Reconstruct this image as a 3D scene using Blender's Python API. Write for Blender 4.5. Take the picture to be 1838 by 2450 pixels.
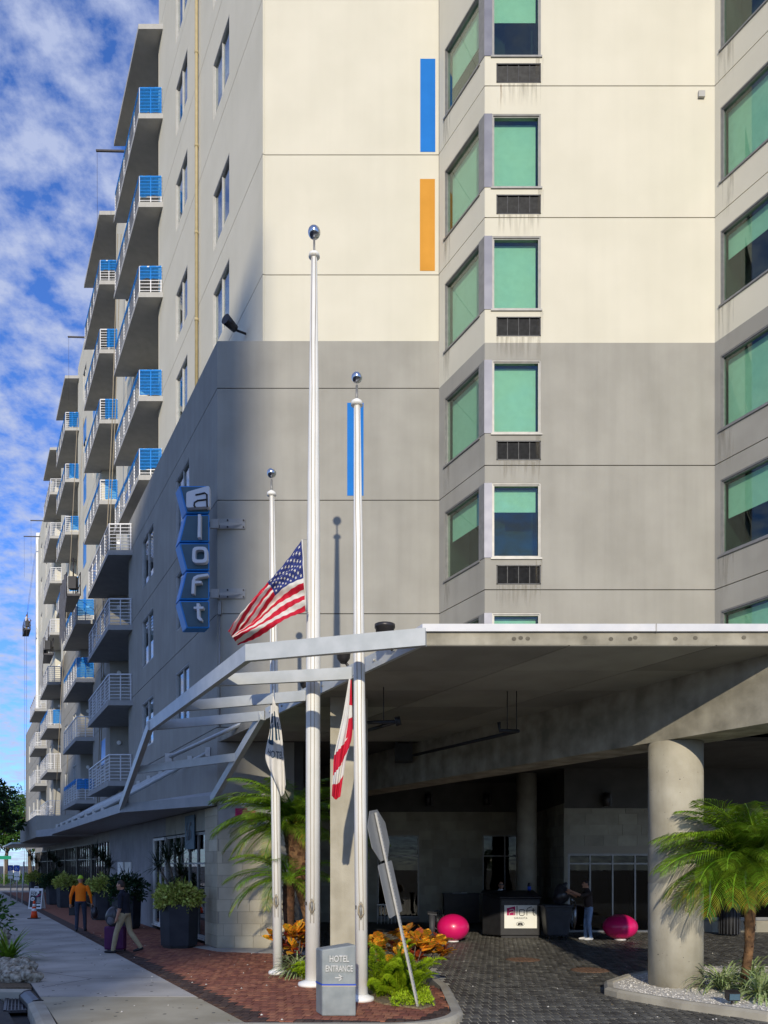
import bpy, bmesh, math, random
import numpy as np
from mathutils import Vector, Matrix, Euler
from mathutils.bvhtree import BVHTree

random.seed(7); RNG = np.random.default_rng(7)
SC = bpy.context.scene
for o_ in list(bpy.data.objects): bpy.data.objects.remove(o_)
COL = SC.collection

# ------------------------------------------------------------ camera
FPX, CX, HY, CH = 1850.0, 919.0, 2070.0, 2.1      # focal length, principal column, horizon row (photo pixels), eye height
cam = bpy.data.cameras.new('camera'); camo = bpy.data.objects.new('camera', cam); COL.objects.link(camo)
cam.sensor_fit = 'VERTICAL'; cam.sensor_height = 36.0; cam.sensor_width = 27.0
cam.lens = FPX / 2450 * 36; cam.shift_y = (HY - 1225) / 2450; cam.clip_end = 4000; cam.clip_start = .1
camo.location = (0, 0, CH); camo.rotation_euler = (math.pi / 2, 0, 0)
SC.camera = camo

# ------------------------------------------------------------ world and sun
SUN_EL, SUN_DX = math.radians(20.6), .004          # sun stands low behind the camera
w = bpy.data.worlds.new('World'); SC.world = w; w.use_nodes = True
nt = w.node_tree; nt.nodes.clear()
def N(t, **kw):
    n = nt.nodes.new(t)
    for a, b in kw.items(): setattr(n, a, b)
    return n
out = N('ShaderNodeOutputWorld'); bg = N('ShaderNodeBackground'); sky = N('ShaderNodeTexSky')
sky.sky_type = 'NISHITA'; sky.sun_disc = False; sky.sun_elevation = SUN_EL; sky.sun_rotation = math.radians(180)
sky.altitude = 0; sky.air_density = 1.0; sky.dust_density = .25; sky.ozone_density = 2.4
bg.inputs[1].default_value = .15
geo = N('ShaderNodeTexCoord'); sep = N('ShaderNodeSeparateXYZ'); nt.links.new(geo.outputs['Generated'], sep.inputs[0])
mx = N('ShaderNodeMath', operation='MAXIMUM'); mx.inputs[1].default_value = 0; nt.links.new(sep.outputs[2], mx.inputs[0])
ad = N('ShaderNodeMath', operation='ADD'); ad.inputs[1].default_value = .22; nt.links.new(mx.outputs[0], ad.inputs[0])
dx = N('ShaderNodeMath', operation='DIVIDE'); dy = N('ShaderNodeMath', operation='DIVIDE')
nt.links.new(sep.outputs[0], dx.inputs[0]); nt.links.new(ad.outputs[0], dx.inputs[1])
nt.links.new(sep.outputs[1], dy.inputs[0]); nt.links.new(ad.outputs[0], dy.inputs[1])
cmb = N('ShaderNodeCombineXYZ'); nt.links.new(dx.outputs[0], cmb.inputs[0]); nt.links.new(dy.outputs[0], cmb.inputs[1])
n1 = N('ShaderNodeTexNoise'); n1.inputs['Scale'].default_value = 18; n1.inputs['Detail'].default_value = 9; n1.inputs['Roughness'].default_value = .6
n1.inputs['Distortion'].default_value = 0
nt.links.new(cmb.outputs[0], n1.inputs['Vector'])
cr = N('ShaderNodeValToRGB'); cr.color_ramp.elements[0].position = .37; cr.color_ramp.elements[1].position = .64
cr.color_ramp.elements[0].color = (0, 0, 0, 1); cr.color_ramp.elements[1].color = (1, 1, 1, 1)
nt.links.new(n1.outputs['Fac'], cr.inputs[0])
mixc = N('ShaderNodeMix', data_type='RGBA'); mixc.inputs['B'].default_value = (1.8, 2.05, 2.85, 1)
cf = N('ShaderNodeMath', operation='MULTIPLY'); cf.inputs[1].default_value = .9
nt.links.new(cr.outputs[0], cf.inputs[0]); nt.links.new(cf.outputs[0], mixc.inputs['Factor'])
tint = N('ShaderNodeMix', data_type='RGBA', blend_type='MULTIPLY'); tint.inputs['Factor'].default_value = 1; tint.inputs['B'].default_value = (.27, .43, .77, 1)
nt.links.new(sky.outputs[0], tint.inputs['A']); nt.links.new(tint.outputs['Result'], mixc.inputs['A'])
nt.links.new(mixc.outputs['Result'], bg.inputs[0]); nt.links.new(bg.outputs[0], out.inputs[0])
sun = bpy.data.lights.new('sun', 'SUN'); suno = bpy.data.objects.new('sun', sun); COL.objects.link(suno)
sun.energy = 2.0; sun.angle = math.radians(.53); sun.color = (1.0, .90, .73)
suno.rotation_euler = Vector((SUN_DX, math.cos(SUN_EL), -math.sin(SUN_EL))).to_track_quat('-Z', 'Y').to_euler()
suno.location = (0, -20, 40)
vs = SC.view_settings; vs.view_transform = 'Standard'; vs.look = 'None'; vs.exposure = .93; vs.gamma = 1; vs.use_curve_mapping = False
SC.render.engine = 'CYCLES'

# ------------------------------------------------------------ picture-to-place helpers
K = .545                                             # the street facades run (-K, 1)
KL = math.hypot(K, 1); KD = Vector((-K / KL, 1 / KL, 0)); KN = Vector((-1 / KL, -K / KL, 0))
def P(x, y, Y): return Vector(((x - CX) * Y / FPX, Y, CH + (HY - y) * Y / FPX))
def G(x, y, z=0.0):
    Y = FPX * (CH - z) / (y - HY); return Vector(((x - CX) * Y / FPX, Y, z))
YB, YD, ZS = 19.62, 17.91, 5.23
DZ = -.08                                            # drive surface
CR0, GR0 = Vector((-3.076, YB, 0)), Vector((-4.23, YB, 0))   # corners of cream and grey storeys
def gx(Y): return GR0.x - K * (Y - YB)
def cxp(Y): return CR0.x - K * (Y - YB)
def uY(Y): return (Y - YB) * KL

# ------------------------------------------------------------ materials
MATS = {}
def mat(name, c1, c2=None, rough=.8, scale=3.0, bump=0.0, bscale=60.0, metal=0.0, spec=.3, rnd=0.0, streak=0.0, detail=5.0, emis=None, transl=0.0, coat=0.0, coords='Object', contrast=(.35, .65)):
    m = bpy.data.materials.new(name); m.use_nodes = True; t = m.node_tree; b = t.nodes['Principled BSDF']
    L = t.links.new; c2 = c2 or c1
    def nn(ty, **kw):
        n = t.nodes.new(ty)
        for a, v in kw.items(): setattr(n, a, v)
        return n
    tc = nn('ShaderNodeTexCoord')
    ns = nn('ShaderNodeTexNoise'); ns.inputs['Scale'].default_value = scale; ns.inputs['Detail'].default_value = detail; L(tc.outputs[coords], ns.inputs['Vector'])
    rp = nn('ShaderNodeValToRGB'); rp.color_ramp.elements[0].position, rp.color_ramp.elements[1].position = contrast
    rp.color_ramp.elements[0].color = (*c1, 1); rp.color_ramp.elements[1].color = (*c2, 1)
    L(ns.outputs['Fac'], rp.inputs[0]); col = rp.outputs[0]
    if streak:
        mp = nn('ShaderNodeMapping'); mp.inputs['Scale'].default_value = (2.2, 2.2, .12); L(tc.outputs[coords], mp.inputs[0])
        n2 = nn('ShaderNodeTexNoise'); n2.inputs['Scale'].default_value = 1.6; n2.inputs['Detail'].default_value = 6; L(mp.outputs[0], n2.inputs['Vector'])
        r2 = nn('ShaderNodeMapRange'); r2.inputs[1].default_value = .42; r2.inputs[2].default_value = .72; r2.inputs[3].default_value = 1.0; r2.inputs[4].default_value = 1 - streak
        L(n2.outputs['Fac'], r2.inputs[0]); mm = nn('ShaderNodeMix', data_type='RGBA', blend_type='MULTIPLY'); mm.inputs['Factor'].default_value = 1
        L(col, mm.inputs['A']); L(r2.outputs[0], mm.inputs['B']); col = mm.outputs['Result']
    if rnd:
        oi = nn('ShaderNodeObjectInfo'); ge = nn('ShaderNodeNewGeometry'); a = nn('ShaderNodeMath', operation='ADD'); f = nn('ShaderNodeMath', operation='FRACT')
        L(oi.outputs['Random'], a.inputs[0]); L(ge.outputs['Random Per Island'], a.inputs[1]); L(a.outputs[0], f.inputs[0])
        mr = nn('ShaderNodeMapRange'); mr.inputs[3].default_value = 1 - rnd; mr.inputs[4].default_value = 1 + rnd; L(f.outputs[0], mr.inputs[0])
        mm = nn('ShaderNodeMix', data_type='RGBA', blend_type='MULTIPLY'); mm.inputs['Factor'].default_value = 1
        L(col, mm.inputs['A']); L(mr.outputs[0], mm.inputs['B']); col = mm.outputs['Result']
        hs = nn('ShaderNodeHueSaturation'); m2 = nn('ShaderNodeMapRange'); m2.inputs[3].default_value = .5 - rnd * .03; m2.inputs[4].default_value = .5 + rnd * .03
        L(f.outputs[0], m2.inputs[0]); L(m2.outputs[0], hs.inputs['Hue']); L(col, hs.inputs['Color']); col = hs.outputs[0]
    L(col, b.inputs['Base Color'])
    b.inputs['Roughness'].default_value = rough; b.inputs['Metallic'].default_value = metal; b.inputs['Specular IOR Level'].default_value = spec
    if coat: b.inputs['Coat Weight'].default_value = coat
    if bump:
        nb = nn('ShaderNodeTexNoise'); nb.inputs['Scale'].default_value = bscale; nb.inputs['Detail'].default_value = 4; L(tc.outputs[coords], nb.inputs['Vector'])
        bp = nn('ShaderNodeBump'); bp.inputs['Strength'].default_value = bump; bp.inputs['Distance'].default_value = .01
        L(nb.outputs['Fac'], bp.inputs['Height']); L(bp.outputs[0], b.inputs['Normal'])
    if emis: b.inputs['Emission Color'].default_value = (*emis[0], 1); b.inputs['Emission Strength'].default_value = emis[1]
    if transl:
        tr = nn('ShaderNodeBsdfTranslucent'); L(col, tr.inputs[0]); mixs = nn('ShaderNodeMixShader'); mixs.inputs[0].default_value = transl
        L(b.outputs[0], mixs.inputs[1]); L(tr.outputs[0], mixs.inputs[2]); L(mixs.outputs[0], t.nodes['Material Output'].inputs[0])
    MATS[name] = m; return m
def glass(name, tintc, base=.04, gloss=(1, 1, 1), rough=0.0, ior=1.5):
    m = bpy.data.materials.new(name); m.use_nodes = True; t = m.node_tree; t.nodes.clear(); L = t.links.new
    o = t.nodes.new('ShaderNodeOutputMaterial'); tr = t.nodes.new('ShaderNodeBsdfTransparent'); tr.inputs[0].default_value = (*tintc, 1)
    gl = t.nodes.new('ShaderNodeBsdfGlossy'); gl.inputs[0].default_value = (*gloss, 1); gl.inputs[1].default_value = rough
    lw = t.nodes.new('ShaderNodeLayerWeight'); lw.inputs[0].default_value = .5; fr = t.nodes.new('ShaderNodeMath'); fr.operation = 'POWER'; fr.inputs[1].default_value = 4.5; L(lw.outputs['Facing'], fr.inputs[0]); ad = t.nodes.new('ShaderNodeMath'); ad.operation = 'ADD'; ad.inputs[1].default_value = base; ad.use_clamp = True
    mx = t.nodes.new('ShaderNodeMixShader'); L(fr.outputs[0], ad.inputs[0]); L(ad.outputs[0], mx.inputs[0]); L(tr.outputs[0], mx.inputs[1]); L(gl.outputs[0], mx.inputs[2]); L(mx.outputs[0], o.inputs[0])
    MATS[name] = m; return m
CREAM = mat('cream_stucco', (.61, .578, .465), (.65, .615, .50), .9, .7, .35, 90, streak=.025)
GREY = mat('grey_stucco', (.305, .293, .255), (.35, .337, .295), .9, 1.0, .28, 70, streak=.09)
GREYS = mat('grey_slab_paint', (.32, .318, .305), (.36, .358, .345), .85, 2, .1, 60, streak=.1)
CREAMS = mat('cream_slab_paint', (.40, .395, .37), (.45, .44, .415), .85, 2, .1, 60, streak=.1)
CONC = mat('raw_concrete', (.36, .33, .255), (.45, .42, .335), .85, 2.6, .3, 45, streak=.18, detail=8)
CONCD = mat('weathered_concrete', (.22, .203, .155), (.40, .37, .29), .85, 2.4, .35, 30, streak=.2, detail=14, contrast=(.33, .66))
SOFF = mat('soffit_concrete', (.25, .24, .205), (.31, .30, .255), .85, 1.2, .12, 40, rnd=.28, detail=8)
SHGREY = mat('shade_darkened_grey', (.075, .073, .066), (.095, .092, .083), .9, 2, .1, 50)  # grey darkened so the colour itself carries the shade under the canopy
SJOINT = mat('dark_slab_joint', (.07, .068, .062), None, .95)
SIDEW = mat('sidewalk_concrete', (.31, .295, .26), (.45, .43, .385), .9, .9, .2, 120, rnd=.1, detail=9)
SIDEN = mat('newer_yellow_concrete', (.30, .27, .19), (.40, .365, .27), .9, 1.2, .25, 110, detail=9)
KERB = mat('kerb_concrete', (.30, .275, .22), (.40, .375, .30), .9, 2.5, .3, 60, detail=9)
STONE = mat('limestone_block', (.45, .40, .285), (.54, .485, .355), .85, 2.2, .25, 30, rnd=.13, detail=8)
SHSTONE = mat('shade_darkened_limestone', (.27, .255, .20), (.34, .32, .25), .85, 2.2, .2, 30, rnd=.13, detail=8)  # shaded copy of the limestone: shade of covered places put into its colour
JOINT = mat('mortar_joint', (.30, .275, .22), None, .95)
BRICK = mat('red_brick_paver', (.20, .075, .045), (.31, .12, .072), .85, 9, .25, 90, rnd=.28)
BRICKD = mat('dark_border_brick', (.05, .032, .026), (.085, .052, .04), .85, 9, .25, 90, rnd=.3)
BRICKB = mat('brick_bed_sand', (.07, .035, .022), (.11, .055, .035), .95, 20)
PAVER = mat('charcoal_paver', (.078, .075, .065), (.135, .13, .113), .55, 6, .3, 90, rnd=.35)
PAVB = mat('pale_joint_sand', (.36, .34, .28), (.46, .44, .37), .95, 15)
ASPH = mat('asphalt', (.045, .045, .045), (.065, .063, .06), .9, 8, .3, 200)
ALU = mat('aluminium_frame', (.21, .21, .20), (.26, .255, .245), .45, 8, metal=.35, spec=.5)
ALUW = mat('pale_window_frame', (.42, .42, .40), (.48, .475, .455), .45, 6, spec=.4)
ALUD = mat('lavender_metal_post', (.12, .125, .16), (.155, .16, .195), .45, 3, metal=.4, spec=.5)
STEEL = mat('pale_steel_paint', (.40, .425, .42), (.47, .49, .485), .42, 4, metal=.15, spec=.5, rnd=.06)
STEELD = mat('grey_fascia_paint', (.30, .32, .33), (.36, .37, .38), .5, 3, spec=.4)
WHITE = mat('white_paint', (.74, .74, .70), (.80, .79, .75), .45, 3, spec=.45)
FLASH = mat('white_flashing', (.54, .55, .57), (.62, .62, .62), .5, 3)
RAIL = mat('rail_aluminium', (.52, .52, .53), (.62, .62, .62), .4, 6, metal=.2, spec=.5)
BLACK = mat('black_paint', (.012, .012, .014), (.02, .02, .022), .5, 5, spec=.4)
DKMET = mat('dark_bronze_metal', (.035, .032, .032), (.055, .05, .05), .4, 5, metal=.5, spec=.5)
CHAR = mat('charcoal_planter', (.022, .025, .032), (.034, .037, .045), .6, 3, .1, 40)
CHROME = mat('polished_ball_metal', (.55, .57, .6), None, .16, metal=1.0)
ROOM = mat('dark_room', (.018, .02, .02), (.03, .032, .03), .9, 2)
BLIND = mat('pale_roller_blind', (.72, .74, .66), (.78, .80, .72), .9, 6)
VENT = mat('vent_metal', (.026, .027, .03), (.05, .052, .056), .5, 14, metal=.3, spec=.4)
BLUEP = mat('blue_stripe_paint', (.01, .155, .50), (.013, .175, .55), .85, 1.5, .2, 80, streak=.08)
ORNGP = mat('orange_stripe_paint', (.56, .255, .03), (.62, .29, .04), .85, 1.5, .2, 80, streak=.08)
def film():
    m = mat('blue_protective_film', (.004, .19, .62), (.012, .27, .78), .55, 9, spec=.12); t = m.node_tree; b = t.nodes['Principled BSDF']; tr = t.nodes.new('ShaderNodeBsdfTransparent'); tr.inputs[0].default_value = (.25, .6, 1, 1)
    x = t.nodes.new('ShaderNodeMixShader'); x.inputs[0].default_value = .68; t.links.new(b.outputs[0], x.inputs[1]); t.links.new(tr.outputs[0], x.inputs[2]); t.links.new(x.outputs[0], t.nodes['Material Output'].inputs[0]); return m
FILM = film()
TAPE = mat('blue_masking_film', (.01, .20, .62), (.015, .27, .75), .35, 12, spec=.6)
GLG = glass('green_tinted_glass', (.71, .87, .79), .05)
GLB = glass('blue_grey_glass', (.62, .70, .72), .06)
GLD = glass('dark_shop_glass', (.35, .38, .38), .015)
PIPE = mat('tan_downspout', (.40, .33, .17), (.46, .38, .21), .5, 5)
SIGNB = mat('sign_blue', (.012, .185, .52), (.02, .22, .58), .4, 3, spec=.5)
SIGNG = mat('sign_face_slate', (.055, .105, .14), (.07, .125, .16), .5, 3)
LETT = mat('sign_letter_white', (.62, .63, .65), None, .4)
GRNM = mat('monument_sign_grey', (.20, .225, .23), (.27, .295, .295), .5, 5, streak=.22, detail=8)
LETS = mat('cast_letter_silver', (.50, .50, .48), None, .4, metal=.2)
BLUEL = mat('blue_line_paint', (.02, .07, .42), None, .5)
TANL = mat('tan_line_paint', (.5, .42, .28), None, .5)
GALV = mat('galvanised_steel', (.46, .46, .43), (.54, .53, .5), .5, 12, metal=.3, spec=.4)
SIGNBK = mat('unpainted_sign_back', (.30, .30, .285), (.35, .35, .33), .45, 4, metal=.4)
PINK = mat('magenta_plastic', (.62, .006, .115), (.66, .009, .13), .35, 2, spec=.5, coat=.2)
MAG = mat('magenta_print', (.42, .006, .10), None, .6)
DKTXT = mat('dark_print', (.03, .028, .03), None, .6)
NAVYT = mat('slate_navy_print', (.02, .055, .09), None, .7)
BANNER = mat('white_banner', (.72, .72, .66), (.78, .78, .72), .6, 2)
TRASH = mat('grey_bin_plastic', (.035, .037, .042), (.05, .052, .058), .55, 4)
BAGM = mat('dark_bin_bag', (.02, .02, .024), (.04, .04, .045), .3, 8, spec=.5)
CLBAG = glass('clear_bin_bag', (.75, .78, .78), .18, (.9, .9, .9), .25)
LEAFG = mat('palm_leaf', (.08, .175, .010), (.20, .31, .022), .33, 7, rnd=.45, transl=.22, spec=.45)
LEAFY = mat('yellowing_palm_leaf', (.36, .26, .015), (.16, .22, .02), .5, 5, rnd=.25, transl=.2)
LEAFD = mat('dark_shrub_leaf', (.012, .035, .010), (.025, .065, .018), .5, 8, rnd=.4, transl=.12)
LEAFV = mat('variegated_shrub_leaf', (.22, .30, .03), (.62, .62, .18), .5, 22, rnd=.55, transl=.2)
LEAFT = mat('tree_leaf', (.03, .085, .012), (.075, .165, .022), .5, 3, rnd=.45, transl=.22)
LEAFC = mat('croton_leaf', (.26, .22, .015), (.74, .24, .02), .38, 9, rnd=.45, transl=.15, spec=.5, contrast=(.40, .56))
LEAFR = mat('croton_leaf_red', (.12, .02, .015), (.34, .05, .015), .38, 9, rnd=.4, transl=.12, spec=.5)
FERN = mat('foxtail_fern', (.21, .33, .006), (.34, .46, .015), .6, 5, rnd=.3, transl=.25)
SPID = mat('variegated_blade', (.14, .24, .05), (.42, .46, .24), .5, 30, rnd=.25, transl=.2)
DRAC = mat('dracaena_blade', (.010, .024, .010), (.02, .04, .015), .45, 8, rnd=.3, transl=.08)
BARK = mat('grey_bark', (.09, .07, .05), (.16, .13, .10), .9, 8, .6, 30)
PBARK = mat('shaggy_palm_bark', (.06, .031, .017), (.155, .078, .038), .9, 9, .6, 25, rnd=.4)
MULCH = mat('dry_mulch', (.10, .075, .045), (.20, .15, .09), .95, 25, .6, 60, rnd=.4)
PEBB = mat('white_pebble', (.50, .47, .41), (.64, .61, .54), .8, 20, rnd=.25)
ROCK = mat('coral_rock', (.13, .105, .07), (.50, .455, .36), .95, 14, 1.0, 40, detail=9)
RUST = mat('rusty_iron', (.11, .065, .04), (.17, .10, .065), .85, 14, .5, 60)
SKIN = mat('skin', (.42, .215, .135), (.47, .25, .16), .55, 8)
HAIRD = mat('short_dark_hair', (.035, .024, .018), None, .6)
ORSH = mat('orange_shirt', (.95, .19, .006), (1.0, .23, .01), .8, 6, 1.0, 13)
NAVY = mat('navy_shirt', (.010, .012, .022), (.016, .018, .03), .85, 6, 1.0, 13)
KHAKI = mat('khaki_trousers', (.32, .255, .15), (.38, .31, .19), .85, 6, 1.0, 13)
JEAN = mat('dark_jeans', (.028, .035, .055), (.045, .055, .08), .85, 10, 1.0, 13)
JEANL = mat('light_jeans', (.16, .24, .38), (.26, .36, .52), .85, 6, 1.0, 13)
BRSH = mat('brown_shirt', (.035, .025, .022), (.05, .035, .03), .85, 5)
TEE = mat('white_tee', (.55, .54, .52), (.62, .61, .59), .85, 5)
SHOE = mat('dark_shoe', (.018, .018, .02), None, .6)
SHOEW = mat('white_shoe', (.55, .55, .55), None, .6)
LIME = mat('lime_cap', (.42, .62, .04), None, .8)
PURP = mat('purple_suitcase', (.065, .008, .055), (.08, .012, .07), .5, 5)
GREYF = mat('grey_fabric', (.10, .10, .11), (.14, .14, .15), .8, 8)
CONEO = mat('cone_orange', (.75, .06, .006), (.8, .075, .008), .5, 4)
FROPE = mat('rope', (.33, .28, .20), None, .9)
FROPED = mat('dark_rope', (.06, .05, .045), None, .9)
GREENS = mat('street_sign_green', (.0, .22, .12), None, .5)
HBLUE = mat('parking_sign_blue', (.02, .08, .40), None, .5)
WALLW = mat('pale_plaster', (.26, .26, .26), (.31, .31, .31), .9, 2, .1, 60, streak=.1)
FLAGR = mat('flag_red', (.50, .008, .03), (.58, .012, .04), .75, 4, transl=.15)
FLAGW = mat('flag_white', (.68, .655, .60), (.76, .735, .68), .8, 4, transl=.2)
FLAGB = mat('flag_blue', (.022, .034, .16), (.03, .045, .19), .75, 4, transl=.12)
def stainmat(name, c, dens):
    m = mat(name, c, None, .9); t = m.node_tree; b = t.nodes['Principled BSDF']; L = t.links.new; tc = t.nodes.new('ShaderNodeTexCoord'); mp = t.nodes.new('ShaderNodeMapping'); mp.inputs['Scale'].default_value = (9, 9, .7); L(tc.outputs['Object'], mp.inputs[0])
    n = t.nodes.new('ShaderNodeTexNoise'); n.inputs['Scale'].default_value = 1.5; n.inputs['Detail'].default_value = 6; L(mp.outputs[0], n.inputs['Vector'])
    g = t.nodes.new('ShaderNodeSeparateXYZ'); L(tc.outputs['Generated'], g.inputs[0]); r = t.nodes.new('ShaderNodeMapRange'); r.inputs[1].default_value = .45; r.inputs[2].default_value = .75; r.inputs[4].default_value = dens; L(n.outputs['Fac'], r.inputs[0])
    mu = t.nodes.new('ShaderNodeMath'); mu.operation = 'MULTIPLY'; L(r.outputs[0], mu.inputs[0]); L(g.outputs[2], mu.inputs[1]); tr = t.nodes.new('ShaderNodeBsdfTransparent'); x = t.nodes.new('ShaderNodeMixShader'); L(mu.outputs[0], x.inputs[0]); L(tr.outputs[0], x.inputs[1]); L(b.outputs[0], x.inputs[2]); L(x.outputs[0], t.nodes['Material Output'].inputs[0]); return m
STAIN = stainmat('drip_stain', (.22, .19, .13), .26); RUSTST = stainmat('rust_stain', (.30, .14, .04), 1.0)
TOWER = mat('far_tower_paint', (.42, .40, .36), (.48, .46, .42), .9, .3)
BEIGEL = mat('beige_lamp_box', (.42, .34, .22), None, .6)

# ------------------------------------------------------------ mesh building
def tag(o, label=None, cat=None, group=None, kind=None):
    if label: o['label'] = label
    if cat: o['category'] = cat
    if group: o['group'] = group
    if kind: o['kind'] = kind
    return o
def thing(name, loc, label, cat, group=None):
    o = bpy.data.objects.new(name, None); o.empty_display_size = .2; COL.objects.link(o); o.location = loc
    return tag(o, label, cat, group)
def wloc(o):
    v = Vector((0, 0, 0))
    while o is not None: v = v + o.location; o = o.parent
    return v
def perp(d):
    d = d.normalized(); a = Vector((0, 0, 1)) if abs(d.z) < .9 else Vector((1, 0, 0))
    s = d.cross(a).normalized(); return s, s.cross(d).normalized()
class MB:
    def __init__(s): s.v = []; s.f = []; s.m = []; s.sm = []
    def quad(s, *p, m=0):
        n = len(s.v); s.v += [tuple(q) for q in p]; s.f.append(tuple(range(n, n + len(p)))); s.m.append(m); s.sm.append(False); return s
    def raw(s, vs, fs, m=0, smooth=False):
        n = len(s.v); s.v += [tuple(q) for q in vs]
        for f in fs: s.f.append(tuple(i + n for i in f)); s.m.append(m); s.sm.append(smooth)
        return s
    def prism(s, plan, z0, z1, m=0):
        n = len(plan)
        if sum(plan[i][0] * plan[(i + 1) % n][1] - plan[(i + 1) % n][0] * plan[i][1] for i in range(n)) < 0: plan = plan[::-1]
        vs = [(p[0], p[1], z0) for p in plan] + [(p[0], p[1], z1) for p in plan]
        fs = [tuple(range(n - 1, -1, -1)), tuple(range(n, 2 * n))] + [(i, (i + 1) % n, n + (i + 1) % n, n + i) for i in range(n)]
        return s.raw(vs, fs, m)
    def box(s, a, b, m=0):
        return s.prism([(a[0], a[1]), (b[0], a[1]), (b[0], b[1]), (a[0], b[1])], min(a[2], b[2]), max(a[2], b[2]), m)
    def obox(s, o, u, v, w_, m=0):                     # corner and three edge vectors
        o, u, v, w_ = Vector(o), Vector(u), Vector(v), Vector(w_)
        if u.cross(v).dot(w_) < 0: u, v = v, u
        p = [o, o + u, o + u + v, o + v]; p += [q + w_ for q in p]
        return s.raw(p, [(3, 2, 1, 0), (4, 5, 6, 7), (0, 1, 5, 4), (1, 2, 6, 5), (2, 3, 7, 6), (3, 0, 4, 7)], m)
    def beam(s, a, b, wd, ht, m=0, up=None):
        a, b = Vector(a), Vector(b); d = (b - a).normalized(); up = Vector(up or (0, 0, 1)); sd = d.cross(up).normalized(); up = sd.cross(d).normalized()
        return s.obox(a - sd * wd / 2 - up * ht / 2, b - a, sd * wd, up * ht, m)
    def tube(s, pts, r, n=8, m=0, cap=True, smooth=True):
        pts = [Vector(p) for p in pts]; rs = r if isinstance(r, (list, tuple)) else [r] * len(pts)
        vs = []; sd = None
        for i, p in enumerate(pts):
            d = (pts[min(i + 1, len(pts) - 1)] - pts[max(i - 1, 0)])
            if sd is None: sd, up = perp(d)
            else:
                dn = d.normalized(); sd = (sd - dn * sd.dot(dn)).normalized(); up = sd.cross(dn)
            for j in range(n):
                a = 2 * math.pi * j / n; vs.append(p + (sd * math.cos(a) + up * math.sin(a)) * rs[i])
        fs = [(i * n + j, i * n + (j + 1) % n, (i + 1) * n + (j + 1) % n, (i + 1) * n + j) for i in range(len(pts) - 1) for j in range(n)]
        k0 = len(s.f); s.raw(vs, fs, m, smooth)
        if cap:
            b0 = len(s.v) - len(vs); s.f.append(tuple(b0 + j for j in range(n - 1, -1, -1))); s.f.append(tuple(b0 + (len(pts) - 1) * n + j for j in range(n))); s.m += [m, m]; s.sm += [False, False]
        return s
    def lathe(s, prof, c=(0, 0, 0), n=24, m=0, smooth=True, sx=1, sy=1):
        vs = [(c[0] + r * math.cos(2 * math.pi * j / n) * sx, c[1] + r * math.sin(2 * math.pi * j / n) * sy, c[2] + z) for r, z in prof for j in range(n)]
        fs = [(i * n + j, i * n + (j + 1) % n, (i + 1) * n + (j + 1) % n, (i + 1) * n + j) for i in range(len(prof) - 1) for j in range(n)]
        s.raw(vs, fs, m, smooth); b0 = len(s.v) - len(vs)
        s.f.append(tuple(b0 + j for j in range(n - 1, -1, -1))); s.f.append(tuple(b0 + (len(prof) - 1) * n + j for j in range(n))); s.m += [m, m]; s.sm += [False, False]
        return s
    def ball(s, c, rx, ry=None, rz=None, n=20, m=0):
        ry = ry or rx; rz = rz or rx; k = n // 2; vs = []
        for i in range(k + 1):
            t = math.pi * i / k
            for j in range(n):
                a = 2 * math.pi * j / n; vs.append((c[0] + rx * math.sin(t) * math.cos(a), c[1] + ry * math.sin(t) * math.sin(a), c[2] - rz * math.cos(t)))
        fs = [(i * n + j, i * n + (j + 1) % n, (i + 1) * n + (j + 1) % n, (i + 1) * n + j) for i in range(k) for j in range(n)]
        return s.raw(vs, fs, m, True)
    def mesh(s, name, mats, org=(0, 0, 0)):
        me = bpy.data.meshes.new(name); o = Vector(org)
        me.from_pydata([tuple(Vector(v) - o) for v in s.v], [], s.f)
        for q in (mats if isinstance(mats, (list, tuple)) else [mats]): me.materials.append(q)
        me.polygons.foreach_set('material_index', s.m); me.polygons.foreach_set('use_smooth', s.sm); me.update(); return me
    def build(s, name, mats, parent=None, loc=None, org=None, bevel=0.0):
        """vertices are world coordinates; the object's origin goes to org (world)"""
        pl = wloc(parent); og = Vector(org) if org is not None else pl
        o = bpy.data.objects.new(name, s.mesh(name, mats, og)); COL.objects.link(o); o.parent = parent
        o.location = (Vector(loc) if loc is not None else og) - pl
        if bevel:
            md = o.modifiers.new('bevel', 'BEVEL'); md.width = bevel; md.segments = 2; md.limit_method = 'ANGLE'
        return o
def link(name, me, parent, loc, rot=None, scl=None):     # a further object on shared mesh data; loc local to parent
    o = bpy.data.objects.new(name, me); COL.objects.link(o); o.parent = parent; o.location = loc
    if rot is not None: o.rotation_euler = rot
    if scl is not None: o.scale = scl if hasattr(scl, '__len__') else (scl,) * 3
    return o
def struct(name, mb, m, **kw): o = mb.build(name, m, **kw); o['kind'] = 'structure'; return o
def text_geo(s, size=1.0, ext=.0, bev=0.0, align='LEFT', space=1.0):
    cu = bpy.data.curves.new('t', 'FONT'); cu.body = s; cu.size = size; cu.extrude = ext; cu.bevel_depth = bev; cu.align_x = align; cu.space_character = space; cu.resolution_u = 4
    o = bpy.data.objects.new('t', cu); COL.objects.link(o); dg = bpy.context.evaluated_depsgraph_get()
    me = bpy.data.meshes.new_from_object(o.evaluated_get(dg)); vs = [v.co.copy() for v in me.vertices]; fs = [tuple(p.vertices) for p in me.polygons]
    bpy.data.objects.remove(o); bpy.data.curves.remove(cu); bpy.data.meshes.remove(me); return vs, fs
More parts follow.
